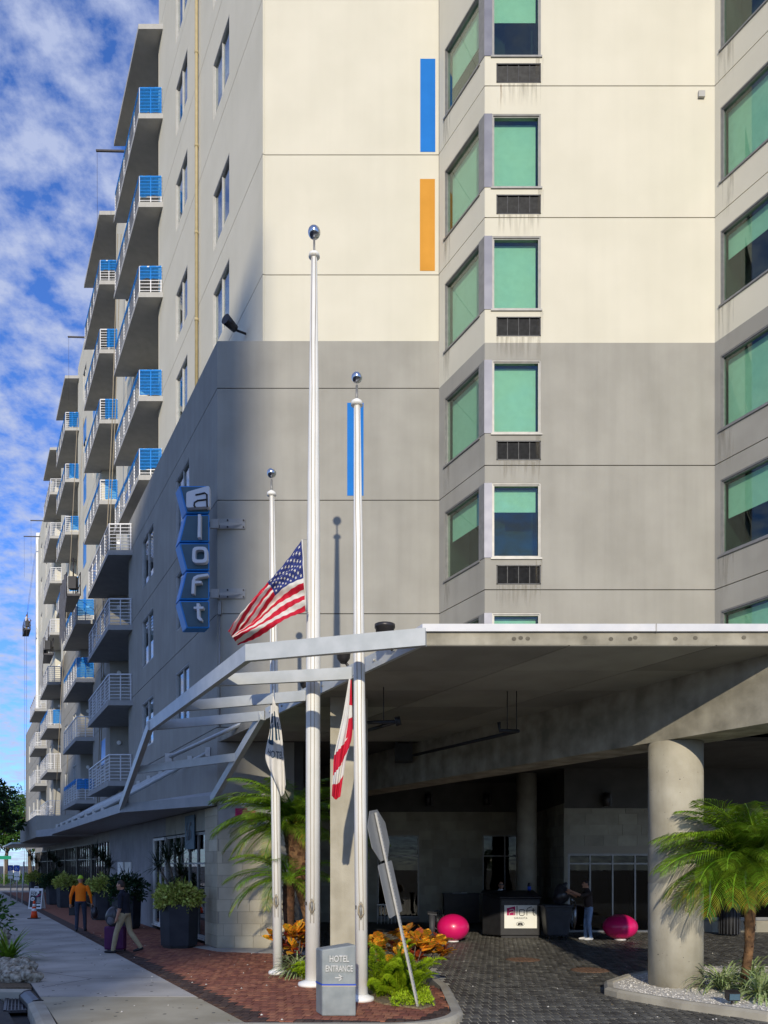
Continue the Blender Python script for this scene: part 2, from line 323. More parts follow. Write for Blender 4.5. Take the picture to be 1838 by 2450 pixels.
def text_on(s, org, ux, uy, size, name, m, parent, ext=.004, align='LEFT', sx=1.0, space=1.0, bold=0.0):
    vs, fs = text_geo(s, size, ext, bold, align, space); ux, uy = Vector(ux), Vector(uy); un = ux.cross(uy)
    mb = MB(); mb.raw([Vector(org) + ux * (v.x * sx) + uy * v.y + un * v.z for v in vs], fs); return mb.build(name, m, parent)
# ============================================================ SETTING: ground
def kx(x0, y0, Y): return x0 - .56 * (Y - y0)          # street-parallel line in plan
SWR = lambda Y: kx(-1.93, 10.47, Y)                    # sidewalk edge towards the bricks
SWL = lambda Y: kx(-4.3, 10.2, Y)                      # sidewalk edge towards the street
struct('ground', MB().quad((-900, -300, -.22), (900, -300, -.22), (900, 2500, -.22), (-900, 2500, -.22)), ASPH)
road = struct('road', MB().prism([(-60, 4), (-4.6, 4), (-4.6, 9.9), (SWL(11.8) - .55, 11.8), (SWL(60) - 2.2, 60), (-60, 60)], -.2, -.13), ASPH)
drive = struct('driveway', MB().prism([(-6, 6), (16, 6), (16, 33), (-9, 33), (-2.4, 20), (1.02, 16), (1.02, 10.5), (-2, 10.1)], -.2, DZ - .012), PAVB)
swk = struct('sidewalk', MB().prism([(SWL(9.6), 9.6), (SWR(9.6) , 9.6), (SWR(70), 70), (SWL(70), 70)], -.2, -.012), SJOINT)
def slab(Y0, Y1, m, nm='concrete_slab'):
    g = .011; mb = MB().prism([(SWL(Y0 + g) + .01, Y0 + g), (SWR(Y0 + g) - .01, Y0 + g), (SWR(Y1 - g) - .01, Y1 - g), (SWL(Y1 - g) + .01, Y1 - g)], -.05, 0)
    return mb.build(nm, m, swk)
ys = [9.6, 12.35]
while ys[-1] < 68: ys.append(ys[-1] + (1.55 if ys[-1] < 40 else 3.2))
for i in range(len(ys) - 1): slab(ys[i], ys[i + 1], SIDEN if i == 0 else SIDEW)

# brick forecourt: single bricks in the foreground, the rest joined, a sand bed under all
def inpoly(p, poly):
    c = False; n = len(poly)
    for i in range(n):
        a, b = poly[i], poly[(i + 1) % n]
        if (a[1] > p[1]) != (b[1] > p[1]) and p[0] < (b[0] - a[0]) * (p[1] - a[1]) / (b[1] - a[1]) + a[0]: c = not c
    return c
def arc(cx, cy, r, a0, a1, n): return [(cx + r * math.cos(math.radians(a0 + (a1 - a0) * i / n)), cy + r * math.sin(math.radians(a0 + (a1 - a0) * i / n))) for i in range(n + 1)]
TIP = [(SWR(10.32), 10.32)] + arc(.05, 11.22, .9, -90, 0, 10)
court_poly = TIP + [(.95, 13.2), (-1.2, 17.4), (-2.2, 18.6), (-4.0, 18.9), (gx(20) - .05, 20), (gx(60) - .05, 60), (SWR(60), 60)]
court = struct('brick_forecourt', MB().prism(court_poly, -.2, -.012), BRICKB)
bw, bh, gp = .128, .212, .005; ang = math.radians(-9); ca, sa = math.cos(ang), math.sin(ang)
bme = MB().box((-bw / 2 + gp, -bh / 2 + gp, -.06), (bw / 2 - gp, bh / 2 - gp, 0)).mesh('brick', BRICK)
bmd = MB().box((-bw / 2 + gp, -bh / 2 + gp, -.06), (bw / 2 - gp, bh / 2 - gp, 0)).mesh('dark_brick', BRICKD)
cells = []
for r in range(-8, 70):
    for c in range(-125, 60):
        lx = (c + .5 * (r % 2)) * bw; ly = r * bh; x, y = lx * ca - ly * sa, 10.3 + lx * sa + ly * ca
        if y > 24 or not inpoly((x, y), court_poly) or (x - SWR(y)) < .06: continue
        if math.hypot(x, y) == 0 or abs(x) > y * .52: continue
        cells.append((x, y))
def isdark(x, y):
    if x - SWR(y) < .42: return True
    return min(math.hypot(x - p[0], y - p[1]) for p in TIP[1:]) < .2 or (y < 10.5)
cells.sort(key=lambda p: p[1]); mbs = {0: MB(), 1: MB()}
for i, (x, y) in enumerate(cells):
    dk = isdark(x, y); z = random.uniform(-.003, .003)
    if i < 300: link('brick', bmd if dk else bme, court, (x, y, z), (0, 0, ang))
    else:
        q = [(x + (a * ca - b * sa), y + (a * sa + b * ca)) for a, b in ((-bw / 2 + gp, -bh / 2 + gp), (bw / 2 - gp, -bh / 2 + gp), (bw / 2 - gp, bh / 2 - gp), (-bw / 2 + gp, bh / 2 - gp))]
        mbs[1 if dk else 0].prism(q, -.04, z)
for d in (0, 1): mbs[d].build('brick_field', BRICKD if d else BRICK, court)['kind'] = 'stuff'
far = MB().prism([(SWR(24) + .42, 24), (gx(24) - .06, 24), (gx(60) - .06, 60), (SWR(60) + .42, 60)], -.05, -.004); far.build('far_brick_field', BRICK, court)['kind'] = 'stuff'
far = MB().prism([(SWR(24), 24), (SWR(24) + .42, 24), (SWR(60) + .42, 60), (SWR(60), 60)], -.05, -.005); far.build('far_border_bricks', BRICKD, court)['kind'] = 'stuff'
MB().prism([(-4.25, 19.55), (-2.45, 19.5), (-1.6, 18.0), (-2.3, 18.3), (-4.0, 18.75), (-5.0, 19.9), (-4.6, 20.2)], -.1, .004).build('concrete_apron', SIDEW, court)

# charcoal pavers of the drive
pw, ph = .132, .255; ang = math.radians(6); ca, sa = math.cos(ang), math.sin(ang)
ISL = [(3.86, 13.0), (3.95, 12.75), (4.2, 12.35), (4.61, 11.77), (4.99, 11.36), (5.42, 10.9), (6.5, 10.3), (9.5, 10.2), (9.5, 16.0), (6.2, 15.9), (4.6, 14.45), (4.05, 13.7)]
pme = MB().box((-pw / 2 + .0125, -ph / 2 + .006, -.06), (pw / 2 - .0125, ph / 2 - .006, 0)).mesh('paver', PAVER)
cells = []
for r in range(-8, 85):
    for c in range(-16, 130):
        lx = (c + .5 * (r % 2)) * pw; ly = r * ph; x, y = lx * ca - ly * sa - .8, 9.9 + lx * sa + ly * ca
        if y < 9.9 or y > 26 or x > y * .53 or inpoly((x, y), ISL): continue
        if y < 16.5 and x < 1.14 and y > 10.0 and (x < 1.14 - max(0, 11.22 - y) ** 2 * .9): continue
        if x < 1.0 - max(0, y - 16.5) * .9: continue
        cells.append((x, y))
cells.sort(key=lambda p: p[1]); pf = MB()
for i, (x, y) in enumerate(cells):
    z = DZ + random.uniform(-.003, .003)
    if i < 300: link('paver', pme, drive, (x, y, z), (0, 0, ang))
    else:
        q = [(x + (a * ca - b * sa), y + (a * sa + b * ca)) for a, b in ((-pw / 2 + .0125, -ph / 2 + .006), (pw / 2 - .0125, -ph / 2 + .006), (pw / 2 - .0125, ph / 2 - .006), (-pw / 2 + .0125, ph / 2 - .006))]
        pf.prism(q, DZ - .03, z)
pf.build('paver_field', PAVER, drive)['kind'] = 'stuff'
MB().prism([(-9, 26), (16, 26), (16, 33), (-9, 33)], DZ - .1, DZ).build('far_paver_field', PAVER, drive)['kind'] = 'stuff'
# kerbs
def kerb(name, path, wd, z0, z1, parent=None, m=KERB, label=None):
    mb = MB(); n = len(path); L = []; R = []
    for i, p in enumerate(path):
        a, b = Vector(path[max(0, i - 1)]), Vector(path[min(n - 1, i + 1)]); d = (b - a).normalized(); nn_ = Vector((-d.y, d.x))
        L.append(Vector(p)); R.append(Vector(p) - nn_ * wd)
    for i in range(n - 1):
        prof = [(L, z0), (L, z1), ('m', z1 + .006), (R, z1 - .03), (R, z0)]
        A = []; B = []
        for q, z in prof:
            for lst, j in ((A, i), (B, i + 1)):
                xy = (L[j] * .35 + R[j] * .65) if isinstance(q, str) else q[j]; lst.append((xy.x, xy.y, z))
        for k in range(4): mb.quad(A[k], A[k + 1], B[k + 1], B[k])
        if i == 0: mb.quad(*A[::-1])
        if i == n - 2: mb.quad(*B)
    return mb.build(name, m, parent)
kp = [(-2.3, 10.30), (-1.6, 10.30)] + arc(.05, 11.22, .92, -90, 0, 12)[0:] + [(.97, 13.4), (.8, 15.0), (-.2, 17.0)]
kerb('forecourt_kerb', kp, .17, -.2, .005)['kind'] = 'structure'
# ============================================================ HOTEL
hotel = thing('hotel_building', (-4.23, YB, 0), 'cream and grey stucco hotel with green-blinded corner windows and rows of balconies', 'building')
ZG = [5.6, 8.48, 11.36, 14.2, 17.1, 20.15, 24.1, 27.5, 31.0, 34.4]
def pt(O, ud, nd, u, z, d): return Vector((O[0], O[1], 0)) + ud * u - nd * d + Vector((0, 0, z))
def panel(O, ud, nd, u0, u1, z0, z1, ops, m, name='stucco_panel', parent=None):
    mb = MB(); us = sorted({u0, u1, *[q for o in ops for q in (o[0], o[1])]}); zs = sorted({z0, z1, *[q for o in ops for q in (o[2], o[3])]})
    us = [u for u in us if u0 <= u <= u1]; zs = [z for z in zs if z0 <= z <= z1]
    isop = lambda u, z: any(o[0] < u < o[1] and o[2] < z < o[3] for o in ops)
    for i in range(len(us) - 1):
        for j in range(len(zs) - 1):
            if not isop((us[i] + us[i + 1]) / 2, (zs[j] + zs[j + 1]) / 2):
                mb.quad(pt(O, ud, nd, us[i], zs[j], 0), pt(O, ud, nd, us[i + 1], zs[j], 0), pt(O, ud, nd, us[i + 1], zs[j + 1], 0), pt(O, ud, nd, us[i], zs[j + 1], 0))
    rect = [(u0, u1, z0, z1, .05)] + [(*o[:4], .16) for o in ops]
    for a, b, c, d, dp in rect:
        for (ua, za, ub, zb) in ((a, c, b, c), (b, c, b, d), (b, d, a, d), (a, d, a, c)):
            mb.quad(pt(O, ud, nd, ua, za, 0), pt(O, ud, nd, ub, zb, 0), pt(O, ud, nd, ub, zb, dp), pt(O, ud, nd, ua, za, dp))
    return mb.build(name, m, parent or hotel)
def wall(O, ud, nd, u0, u1, z0, z1, ops, m):
    cuts = [z0] + [z for z in ZG if z0 + .2 < z < z1 - .2] + [z1]
    for a, b in zip(cuts, cuts[1:]):
        panel(O, ud, nd, u0, u1, a + (.011 if a != z0 else 0), b - (.011 if b != z1 else 0), [o for o in ops if o[2] >= a - .01 and o[3] <= b + .01], m)
def window(O, ud, nd, u0, u1, z0, z1, gl=None, blind=1.0, mull=0, sill=True, room=.75, fw=.055, frame=None, bm=None, film=0.0, tr=None, parent=None):
    mb = MB(); B = lambda ua, ub, za, zb, d0, d1, m=0: mb.obox(pt(O, ud, nd, ua, za, d0), ud * (ub - ua), -nd * (d1 - d0), Vector((0, 0, zb - za)), m)
    e = .003
    B(u0 + e, u0 + fw, z0 + e, z1 - e, .03, .12); B(u1 - fw, u1 - e, z0 + e, z1 - e, .03, .12); B(u0 + fw, u1 - fw, z1 - fw, z1 - e, .03, .12); B(u0 + fw, u1 - fw, z0 + e, z0 + fw, .03, .12)
    B(u0 + e, u0 + .03, z0 + e, z1 - e, .006, .03); B(u1 - .03, u1 - e, z0 + e, z1 - e, .006, .03); B(u0 + .03, u1 - .03, z1 - .03, z1 - e, .006, .03)
    if room:                                              # the room behind the glass
        q = [pt(O, ud, nd, *c) for c in ((u0, z0, .165), (u1, z0, .165), (u1, z1, .165), (u0, z1, .165), (u0, z0, room), (u1, z0, room), (u1, z1, room), (u0, z1, room))]
        mb.raw(q, [(0, 1, 5, 4), (1, 2, 6, 5), (2, 3, 7, 6), (3, 0, 4, 7), (4, 5, 6, 7)], 1)
    wo = mb.build('window', [frame or ALU, ROOM], parent or hotel)
    def sub(nm, m, *a):
        q = MB(); ua, ub, za, zb, d0, d1 = a; q.obox(pt(O, ud, nd, ua, za, d0), ud * (ub - ua), -nd * (d1 - d0), Vector((0, 0, zb - za))); return q.build(nm, m, wo)
    xs = [u0 + fw] + [u0 + (u1 - u0) * (i + 1) / (mull + 1) for i in range(mull)] + [u1 - fw]
    hz = [z0 + fw] + ([tr] if tr else []) + [z1 - fw]
    for i in range(mull): sub('mullion', frame or ALU, xs[i + 1] - .025, xs[i + 1] + .025, z0 + fw, z1 - fw, .035, .115)
    if tr: sub('transom', frame or ALU, u0 + fw, u1 - fw, tr - .025, tr + .025, .033, .113)
    for i in range(mull + 1):
        for j in range(len(hz) - 1):
            sub('pane', gl or GLG, xs[i] + (.025 if i else 0), xs[i + 1] - (.025 if i < mull else 0), hz[j] + (.025 if j else 0), hz[j + 1] - (.025 if j < len(hz) - 2 else 0), .075, .083)
    if blind > 0:
        h = z1 - z0 - 2 * fw; sub('blind', bm or BLIND, u0 + fw + .01, u1 - fw - .03, z1 - fw - h * blind, z1 - fw - .02, .20, .205)
    if film: sub('protective_film', TAPE, u0 + .01, u1 - .01, z0 + (z1 - z0) * (1 - film), z1 - .01, .016, .024)
    if sill: sub('sill', frame or ALU, u0 - .03, u1 + .03, z0 - .04, z0, -.03, .12)
    return wo
XU, XN = Vector((1, 0, 0)), Vector((0, -1, 0))
RB = Vector((1.40, YB)); RD = Vector((2.333, YD)); RE = Vector((7.66, YD))
CU = Vector((.933, -1.71, 0)).normalized(); CN = Vector((-1.71, -.933, 0)).normalized(); CW = math.hypot(.933, 1.71)
EU = Vector((K, -1, 0)).normalized()
ROWS = [(6.2, 7.94), (9.22, 10.95), (12.1, 13.8), (14.97, 16.67), (17.8, 19.5), (20.84, 22.55)]
# B: front wall, grey below, cream above
wall(GR0, XU, Vector((0, -1, 0)), 0, 5.63, 5.24, 15.4, [], GREY)
panel(GR0, XU, XN, 0, 1.95, 3.07, 5.22, [], GREY)
wall(CR0 + Vector((0, .03, 0)), XU, XN, 0, 4.47, 15.4, 37.5, [], CREAM)
# C / D / E: bay with the corner windows
cops = [(.25, CW - .22, a, b) for a, b in ROWS]; dops = [(.17, 1.30, a, b) for a, b in ROWS]; eops = [(.15, 2.35, a, b) for a, b in ROWS]
vents = [(.27, 1.30, a - .62, a - .17) for a, b in ROWS]
for (a, b, m) in ((5.24, 14.2, GREY), (14.2, 37.5, CREAM)):
    sel = lambda ops: [o for o in ops if o[2] >= a - .01 and o[3] <= b + .01]
    wall(RB, CU, CN, 0, CW, a, b, sel(cops), m)
    wall(RD, XU, XN, 0, 5.33, a, b, sel(dops) + [v for v in vents if v[2] > max(a, 5.5) and v[3] < b], m)
    wall(RE, EU, CN, 0, 7.0, a, b, sel(eops), m)
for i, (a, b) in enumerate(ROWS):
    window(RB, CU, CN, .25, CW - .22, a, b, blind=(1, .42, 1, 1, .97, .55)[i])
    window(RD, XU, XN, .17, 1.30, a, b, blind=(1, .33, 1, 1, 1, .42)[i])
    window(RE, EU, CN, .15, 2.35, a, b, blind=(1, .5, 1, .36, 1, 0)[i])
    mb = MB()                                             # folded metal corner post
    mb.obox(pt(RD, XU, XN, -.012, a, -.012), XU * .182, Vector((0, .03, 0)), Vector((0, 0, b - a)), 0)
    mb.build('corner_post', ALUD, hotel)
    MB().obox(pt(RB, CU, CN, CW - .22, a, -.012), CU * .215, -CN * .03, Vector((0, 0, b - a))).build('corner_post', ALU, hotel)
    if i == 0: continue
    u0, u1, z0, z1 = vents[i]; mb = MB()
    Q = lambda ua, ub, za, zb, d0, d1, m=0: mb.obox(pt(RD, XU, XN, ua, za, d0), XU * (ub - ua), -XN * (d1 - d0), Vector((0, 0, zb - za)), m)
    Q(u0, u1, z0, z1, .10, .12, 1); Q(u0, u0 + .025, z0, z1, -.006, .1); Q(u1 - .025, u1, z0, z1, -.006, .1); Q(u0, u1, z1 - .025, z1, -.006, .1); Q(u0, u1, z0, z0 + .025, -.006, .1)
    vo = mb.build('vent_grille', [VENT, BLACK], hotel)
    for k in range(1, 4):
        mb = MB(); Q(u0 + (u1 - u0) * k / 4 - .008, u0 + (u1 - u0) * k / 4 + .008, z0 + .026, z1 - .026, .008, .09); mb.build('divider', VENT, vo)
    mb = MB(); n = 15
    for k in range(n):
        zz = z0 + .035 + (z1 - z0 - .07) * k / n; mb.obox(pt(RD, XU, XN, u0 + .025, zz, .02), XU * (u1 - u0 - .05), Vector((0, .05, .018)), Vector((0, -.003, .010)))
    mb.build('louvres', VENT, vo)['kind'] = 'stuff'
# drip stains under vents and sills
for i, (a, b) in enumerate(ROWS[1:]):
    for (O_, ud_, nd_, u0, u1, z1, h_, m_) in ((RD, XU, XN, .27, 1.30, a - .63, .55, STAIN), (RD, XU, XN, 1.18, 1.36, a - .05, .7, STAIN), (RE, EU, CN, .10, .5, a - .05, .9, STAIN), (RB, CU, CN, .2, .5, a - .05, .8, STAIN)):
        MB().obox(pt(O_, ud_, nd_, u0, z1 - h_, -.0025), ud_ * (u1 - u0), -nd_ * .001, Vector((0, 0, h_))).build('drip_stain', m_, hotel)
MB().obox(pt(RD, XU, XN, .36, 19.55, -.003), XU * .045, -XN * .001, Vector((0, 0, .62))).build('rust_stain', RUSTST, hotel)
# painted stripes on B
for (xa, xb, ya, yb, m, dp) in ((1006, 1042, 138, 361, BLUEP, .03), (1005, 1041, 426, 646, ORNGP, .03), (831, 870, 964, 1186, BLUEP, 0)):
    a, b = P(xa, yb, YB), P(xb, ya, YB); MB().box((a.x, YB + dp - .006, a.z), (b.x, YB + dp + .01, b.z)).build('painted_stripe', m, hotel)
# left street facade, near block
cwin = [(uY(22.08), uY(23.5)), (uY(26.2), uY(27.6))]; crow = [(17.75, 19.45), (20.75, 22.45), (24.7, 26.4), (28.1, 29.8), (31.4, 33.1)]
gwin = [(uY(22.05), uY(23.43)), (uY(26.2), uY(27.85))]; grow = [(6.25, 7.9), (9.15, 10.87), (12.0, 13.75)]
wall(CR0, KD, KN, 0, uY(30.0), 15.4, 37.5, [(a, b, c, d) for a, b in cwin for c, d in crow], CREAM)
wall(GR0, KD, KN, 0, uY(30.1), 3.62, 15.4, [(a, b, c, d) for a, b in gwin for c, d in grow], GREY)
for a, b in cwin:
    for i, (c, d) in enumerate(crow): window(CR0, KD, KN, a, b, c, d, gl=GLB, blind=(.8, .0, .5, 0, .6)[i], mull=1, sill=False, room=.7, frame=ALUW)
for a, b in gwin:
    for i, (c, d) in enumerate(grow): window(GR0, KD, KN, a, b, c, d, gl=GLB, blind=(.5, .9, .35)[i], mull=1, sill=False, room=.7, frame=ALUW)
MB().prism([(GR0.x, YB + .02), (CR0.x + .2, YB + .02), (cxp(30) + .2, 30), (gx(30.05), 30.05)], 15.28, 15.4).build('ledge', GREYS, hotel)
# recesses and further bays
REC = [(30.05, 33.95), (38.35, 42.35), (51.05, 54.95), (59.75, 63.6)]
BAYS = [(33.95, 38.35), (42.35, 51.05), (54.95, 59.75), (63.6, 79)]
for (fx, z0, z1, m) in ((gx, 3.62, 15.4, GREY), (cxp, 15.4, 33.95, CREAM)):
    for a, b in REC:
        mb = MB(); d = 1.7
        mb.quad((fx(a), a, z0), (fx(a) + d, a, z0), (fx(a) + d, a, z1), (fx(a), a, z1)); mb.quad((fx(b), b, z0), (fx(b) + d, b, z0), (fx(b) + d, b, z1), (fx(b), b, z1))
        mb.quad((fx(a) + d, a, z0), (fx(b) + d, b, z0), (fx(b) + d, b, z1), (fx(a) + d, a, z1)); mb.build('recess_wall', m, hotel)
BW = {0: [(35.0, 36.3)], 1: [(44.0, 45.3), (47.6, 48.9)], 2: [(56.2, 57.5)], 3: [(66, 67.4), (69.5, 70.9), (74, 75.4)]}
for i, (a, b) in enumerate(BAYS):
    for (Oc, z0, z1, rows, m, far) in ((GR0, 3.62, 15.4, grow, GREY, 0), (CR0, 15.4, 34.9, crow, CREAM, 1)):
        ops = [(uY(p), uY(q), c, d) for p, q in BW[i] for c, d in rows]
        wall(Oc, KD, KN, uY(a), uY(b), z0, z1, ops, m)
        for n_, o in enumerate(ops):
            blue = (far and i < 2 and o[2] < 31) or (not far and i == 0 and o[2] < 7)
            window(Oc, KD, KN, *o, gl=GLB, blind=.5, mull=1, sill=False, room=.6, frame=ALUW, film=random.choice((.95, 1.0, .7)) if blue else 0)
    MB().prism([(gx(a) + .01, a + .01), (cxp(a) + .2, a + .01), (cxp(b) + .2, b - .01), (gx(b) + .01, b - .01)], 15.28, 15.41).build('ledge', GREYS, hotel)
MB().prism([(cxp(77.9) - .2, 77.9), (cxp(78.6) - .2, 78.6), (cxp(78.6) + .8, 78.6), (cxp(77.9) + .8, 77.9)], 15.4, 35.6).build('end_pilaster', WHITE, hotel)
# dark core that closes the volumes, and roofs
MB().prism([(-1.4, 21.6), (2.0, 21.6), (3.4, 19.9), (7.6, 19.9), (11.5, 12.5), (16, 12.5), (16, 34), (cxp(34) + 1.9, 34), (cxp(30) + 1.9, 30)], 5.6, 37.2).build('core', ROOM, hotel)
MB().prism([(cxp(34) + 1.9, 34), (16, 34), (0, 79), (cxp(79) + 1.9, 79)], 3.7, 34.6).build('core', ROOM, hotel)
MB().prism([(cxp(19.8) + .15, 19.8), (1.6, 19.8), (2.45, 18.1), (7.8, 18.1), (11.6, 11.3), (17, 11.3), (17, 30), (cxp(29.9) + .15, 29.9)], 37.3, 37.45).build('roof', CREAMS, hotel)
# balconies
BAL = [29.4, 37.8, 50.5, 59.2]; PR, LN, ST, RH = .93, 4.8, .19, 1.0
def skew(a, b): return (-a - K * b, b)                  # a = out from the wall, b = along the street
slabm = {}
for nm, m in (('g', GREYS), ('c', CREAMS)): slabm[nm] = MB().prism([skew(0, 0), skew(PR, 0), skew(PR, LN), skew(0, LN), skew(0, 4.5), skew(-1.65, 4.5), skew(-1.65, .68), skew(0, .68)], 0, ST).mesh('balcony', m)
def upath(i, z): return [(*skew(0.02, i), z), (*skew(PR - i, i), z), (*skew(PR - i, LN - i), z), (*skew(0.02, LN - i), z)]
def railme(z, wd, ht):
    p = upath(.06, z); mb = MB()
    for a, b in zip(p, p[1:]): mb.beam(a, b, wd, ht)
    return mb.mesh('rail', RAIL)
toprail = railme(ST + RH, .055, .045); bars = [railme(ST + .10 + (RH - .16) * i / 6.6, .022, .022) for i in range(7)]
pm = MB().box((-.018, -.016, ST), (.018, .016, ST + RH - .02)).mesh('post', RAIL)
posts = [skew(PR * .48, .06), skew(.05, .06), skew(PR - .06, .06)] + [skew(PR - .06, LN * t) for t in (.2, .4, .6, .8, .985)] + [skew(PR * .5, LN - .06)]
def filmme(f0, f1, drop, seed):
    rg = np.random.default_rng(seed); mb = MB(); n, k = 10, 8; g = {}
    for i in range(n + 1):
        for j in range(k + 1):
            x, y = skew(.05 + (PR - .1) * (f0 + (f1 - f0) * i / n), .025); z = ST + RH + .02 - drop * j / k + rg.normal() * (.02 if j == k else .003)
            g[i, j] = (x, y + rg.normal() * .006, z)
    for i in range(n):
        for j in range(k): mb.quad(g[i, j], g[i + 1, j], g[i + 1, j + 1], g[i, j + 1])
    s2 = MB()
    for t in range(12):
        a, b = skew(PR - .02, .03 + (LN - .2) * t / 12), skew(PR - .02, .03 + (LN - .2) * (t + 1) / 12); h0, h1 = [.16 + .1 * rg.random() for _ in range(2)]
        s2.quad((*a, ST + RH + .03), (*b, ST + RH + .03), (*b, ST + RH + .03 - h1), (*a, ST + RH + .03 - h0))
    return mb.mesh('protective_film', FILM), s2.mesh('film_strip', FILM)
films = [filmme(0, 1, .98, 1), filmme(0, 1, .78, 2), filmme(0, 1, .52, 3), filmme(0, .72, .95, 4), filmme(0, .62, .9, 5)]
def balcony(x, Y, z, m, fl=None, roof=False):
    hl = wloc(hotel); b = link('balcony', slabm[m], hotel, Vector((x, Y, z)) - hl)
    if roof: return b
    link('top_rail', toprail, b, (0, 0, 0))
    for q in bars: link('bar', q, b, (0, 0, 0))
    for q in posts: link('post', pm, b, (q[0], q[1], 0))
    if fl is not None: link('protective_film', films[fl][0], b, (0, 0, 0)); link('film_strip', films[fl][1], b, (0, 0, 0))
    return b
ZC = [16.75, 19.75, 23.7, 27.13, 30.5, 33.9]; ZGR = [5.12, 8.18, 11.05, 13.9]
FLC = {0: [1, 0, 2, 1, 0, None], 1: [None, 3, 3, 4, 2, None], 2: [None, 3, 4, 3, 3, None], 3: [None] * 6}
for c, Y in enumerate(BAL):
    for i, z in enumerate(ZC):
        if i == 0 and c > 0: continue
        balcony(cxp(Y), Y, z, 'c', FLC[c][i], roof=(i == 5))
    for i, z in enumerate(ZGR):
        if c == 2 and i == 0 or c == 3 and i == 0: pass
        balcony(gx(Y), Y, z, 'g', {(1, 2): 0, (1, 0): 2, (2, 2): 4, (0, 3): None, (1, 3): 1}.get((c, i)))
        if c < 3:
            Yr = REC[c][1]; MB().tube([(gx(Yr) + .42, Yr - .005, z + 2.35), (gx(Yr) + .42, Yr - .07, z + 2.35)], .095, 14).build('wall_lamp', WHITE, hotel)
# downspout, floodlight, conduit and small boxes
a = P(475, 0, 24.9); dsx = cxp(24.9) - .05
MB().tube([(dsx - .03, 24.9 - .03, 37), (dsx - .03, 24.88, 15.4)], .052, 10).build('downspout', PIPE, hotel)
dso = hotel.children[-1]
for z in (17, 19.6, 22.4, 25.2, 28.2, 31.4, 34.2): MB().tube([(dsx - .03, 24.88, z), (dsx - .03, 24.88, z + .09)], .064, 10).build('strap', PIPE, dso)
fc = P(563, 787, 20.6)
fl = thing('wall_floodlight', fc, 'small black floodlight fixed to the cream wall above the grey storey', 'lamp')
MB().tube([fc, fc + Vector((-.20, -.30, .06))], [.10, .14], 14).build('lamp_head', DKMET, fl)
MB().tube([fc + Vector((.02, .05, 0)), fc + Vector((.26, .18, -.01))], .03, 8).build('arm', DKMET, fl)
MB().tube([P(526, 1452, YB - .07), P(526, 1740, YB - .07)], .025, 8).build('conduit', ALU, hotel)
MB().box(P(521, 1470, YB - .12), P(531, 1440, YB - .0)).build('junction_box', ALU, hotel)
MB().box(P(1672, 230, YD - .06), P(1685, 222, YD)).build('wall_sensor', CREAMS, hotel)
# limestone base at the corner: every block its own
def blocks(O, ud, nd, u0, u1, z0, z1, ch, bwid, m, ops=(), parent=None, proud=.012, seed=0, th=.12):
    rg = random.Random(seed); r = 0; z = z0
    while z < z1 - .02:
        zt = min(z + ch, z1); u = u0 - (bwid * .5 if r % 2 else 0) + rg.uniform(-.06, .06)
        while u < u1 - .01:
            ue = u + bwid * rg.choice((1, 1, .75)); a, b = max(u, u0), min(ue, u1)
            if b - a > .03:
                segs = [(a, b)]
                for o in ops:
                    if zt > o[2] + .01 and z < o[3] - .01: segs = [s for x, y in segs for s in ((x, min(y, o[0])), (max(x, o[1]), y)) if s[1] - s[0] > .03]
                for x, y in segs:
                    mb = MB(); d = proud * rg.uniform(.3, 1.0); mb.obox(pt(O, ud, nd, x + .004, z + .004, -d), ud * (y - x - .008), -nd * th, Vector((0, 0, zt - z - .008))); mb.build('stone_block', m, parent)
            u = ue
        z = zt; r += 1
base = MB().obox((GR0.x + .01, YB + .006, -.1), (1.94, 0, 0), (0, .3, 0), (0, 0, 3.17)); base.obox(Vector((GR0.x, YB, -.1)) - KN * .006 + KD * .01, KD * 1.10, -KN * .3, (0, 0, 3.7)); base = base.build('stone_base', JOINT, hotel)
blocks(GR0, XU, XN, 0, 1.95, 0, 3.07, .307, .63, STONE, parent=base, seed=3)
blocks(GR0, KD, KN, 0, 1.12, 0, 3.6, .307, .75, STONE, parent=base, seed=4)
# side wall of the drive-through and concrete pier
MB().prism([(-2.3, YB + .02), (-2.05, YB + .02), (-2.05 - K * 9.9, 29.5), (-2.3 - K * 9.9, 29.5)], -.1, 5.24).build('passage_wall', SHGREY, hotel)
# ground-floor shopfronts along the street
def gfp(Ya, Yb, z0, z1, m, nm, th=.15):
    return MB().obox(pt(GR0, KD, KN, uY(Ya), z0, 0), KD * (uY(Yb) - uY(Ya)), -KN * th, Vector((0, 0, z1 - z0))).build(nm, m, hotel)
window(GR0, KD, KN, 1.13, uY(24.6), .12, 3.0, gl=GLD, blind=0, mull=4, tr=2.15, room=2.2, frame=ALU, fw=.07)
gfp(20.6, 24.6, 3.03, 3.6, SHSTONE, 'lintel')
window(GR0, KD, KN, uY(24.75), uY(26.3), .12, 3.0, gl=GLD, blind=0, mull=1, room=2.0, frame=WHITE, fw=.08)
gfp(24.6, 26.3, 3.03, 3.6, WALLW, 'lintel'); gfp(26.3, 34.0, -.1, 3.6, WALLW, 'shop_wall')
for Ya in (29.6, 31.0):
    d = MB().obox(pt(GR0, KD, KN, uY(Ya), .02, -.03), KD * 1.25, -KN * .03, Vector((0, 0, 2.2))).build('door', WHITE, hotel)
    MB().obox(pt(GR0, KD, KN, uY(Ya) + .1, 1.0, -.07), KD * .04, -KN * .04, Vector((0, 0, .18))).build('handle', DKMET, d)
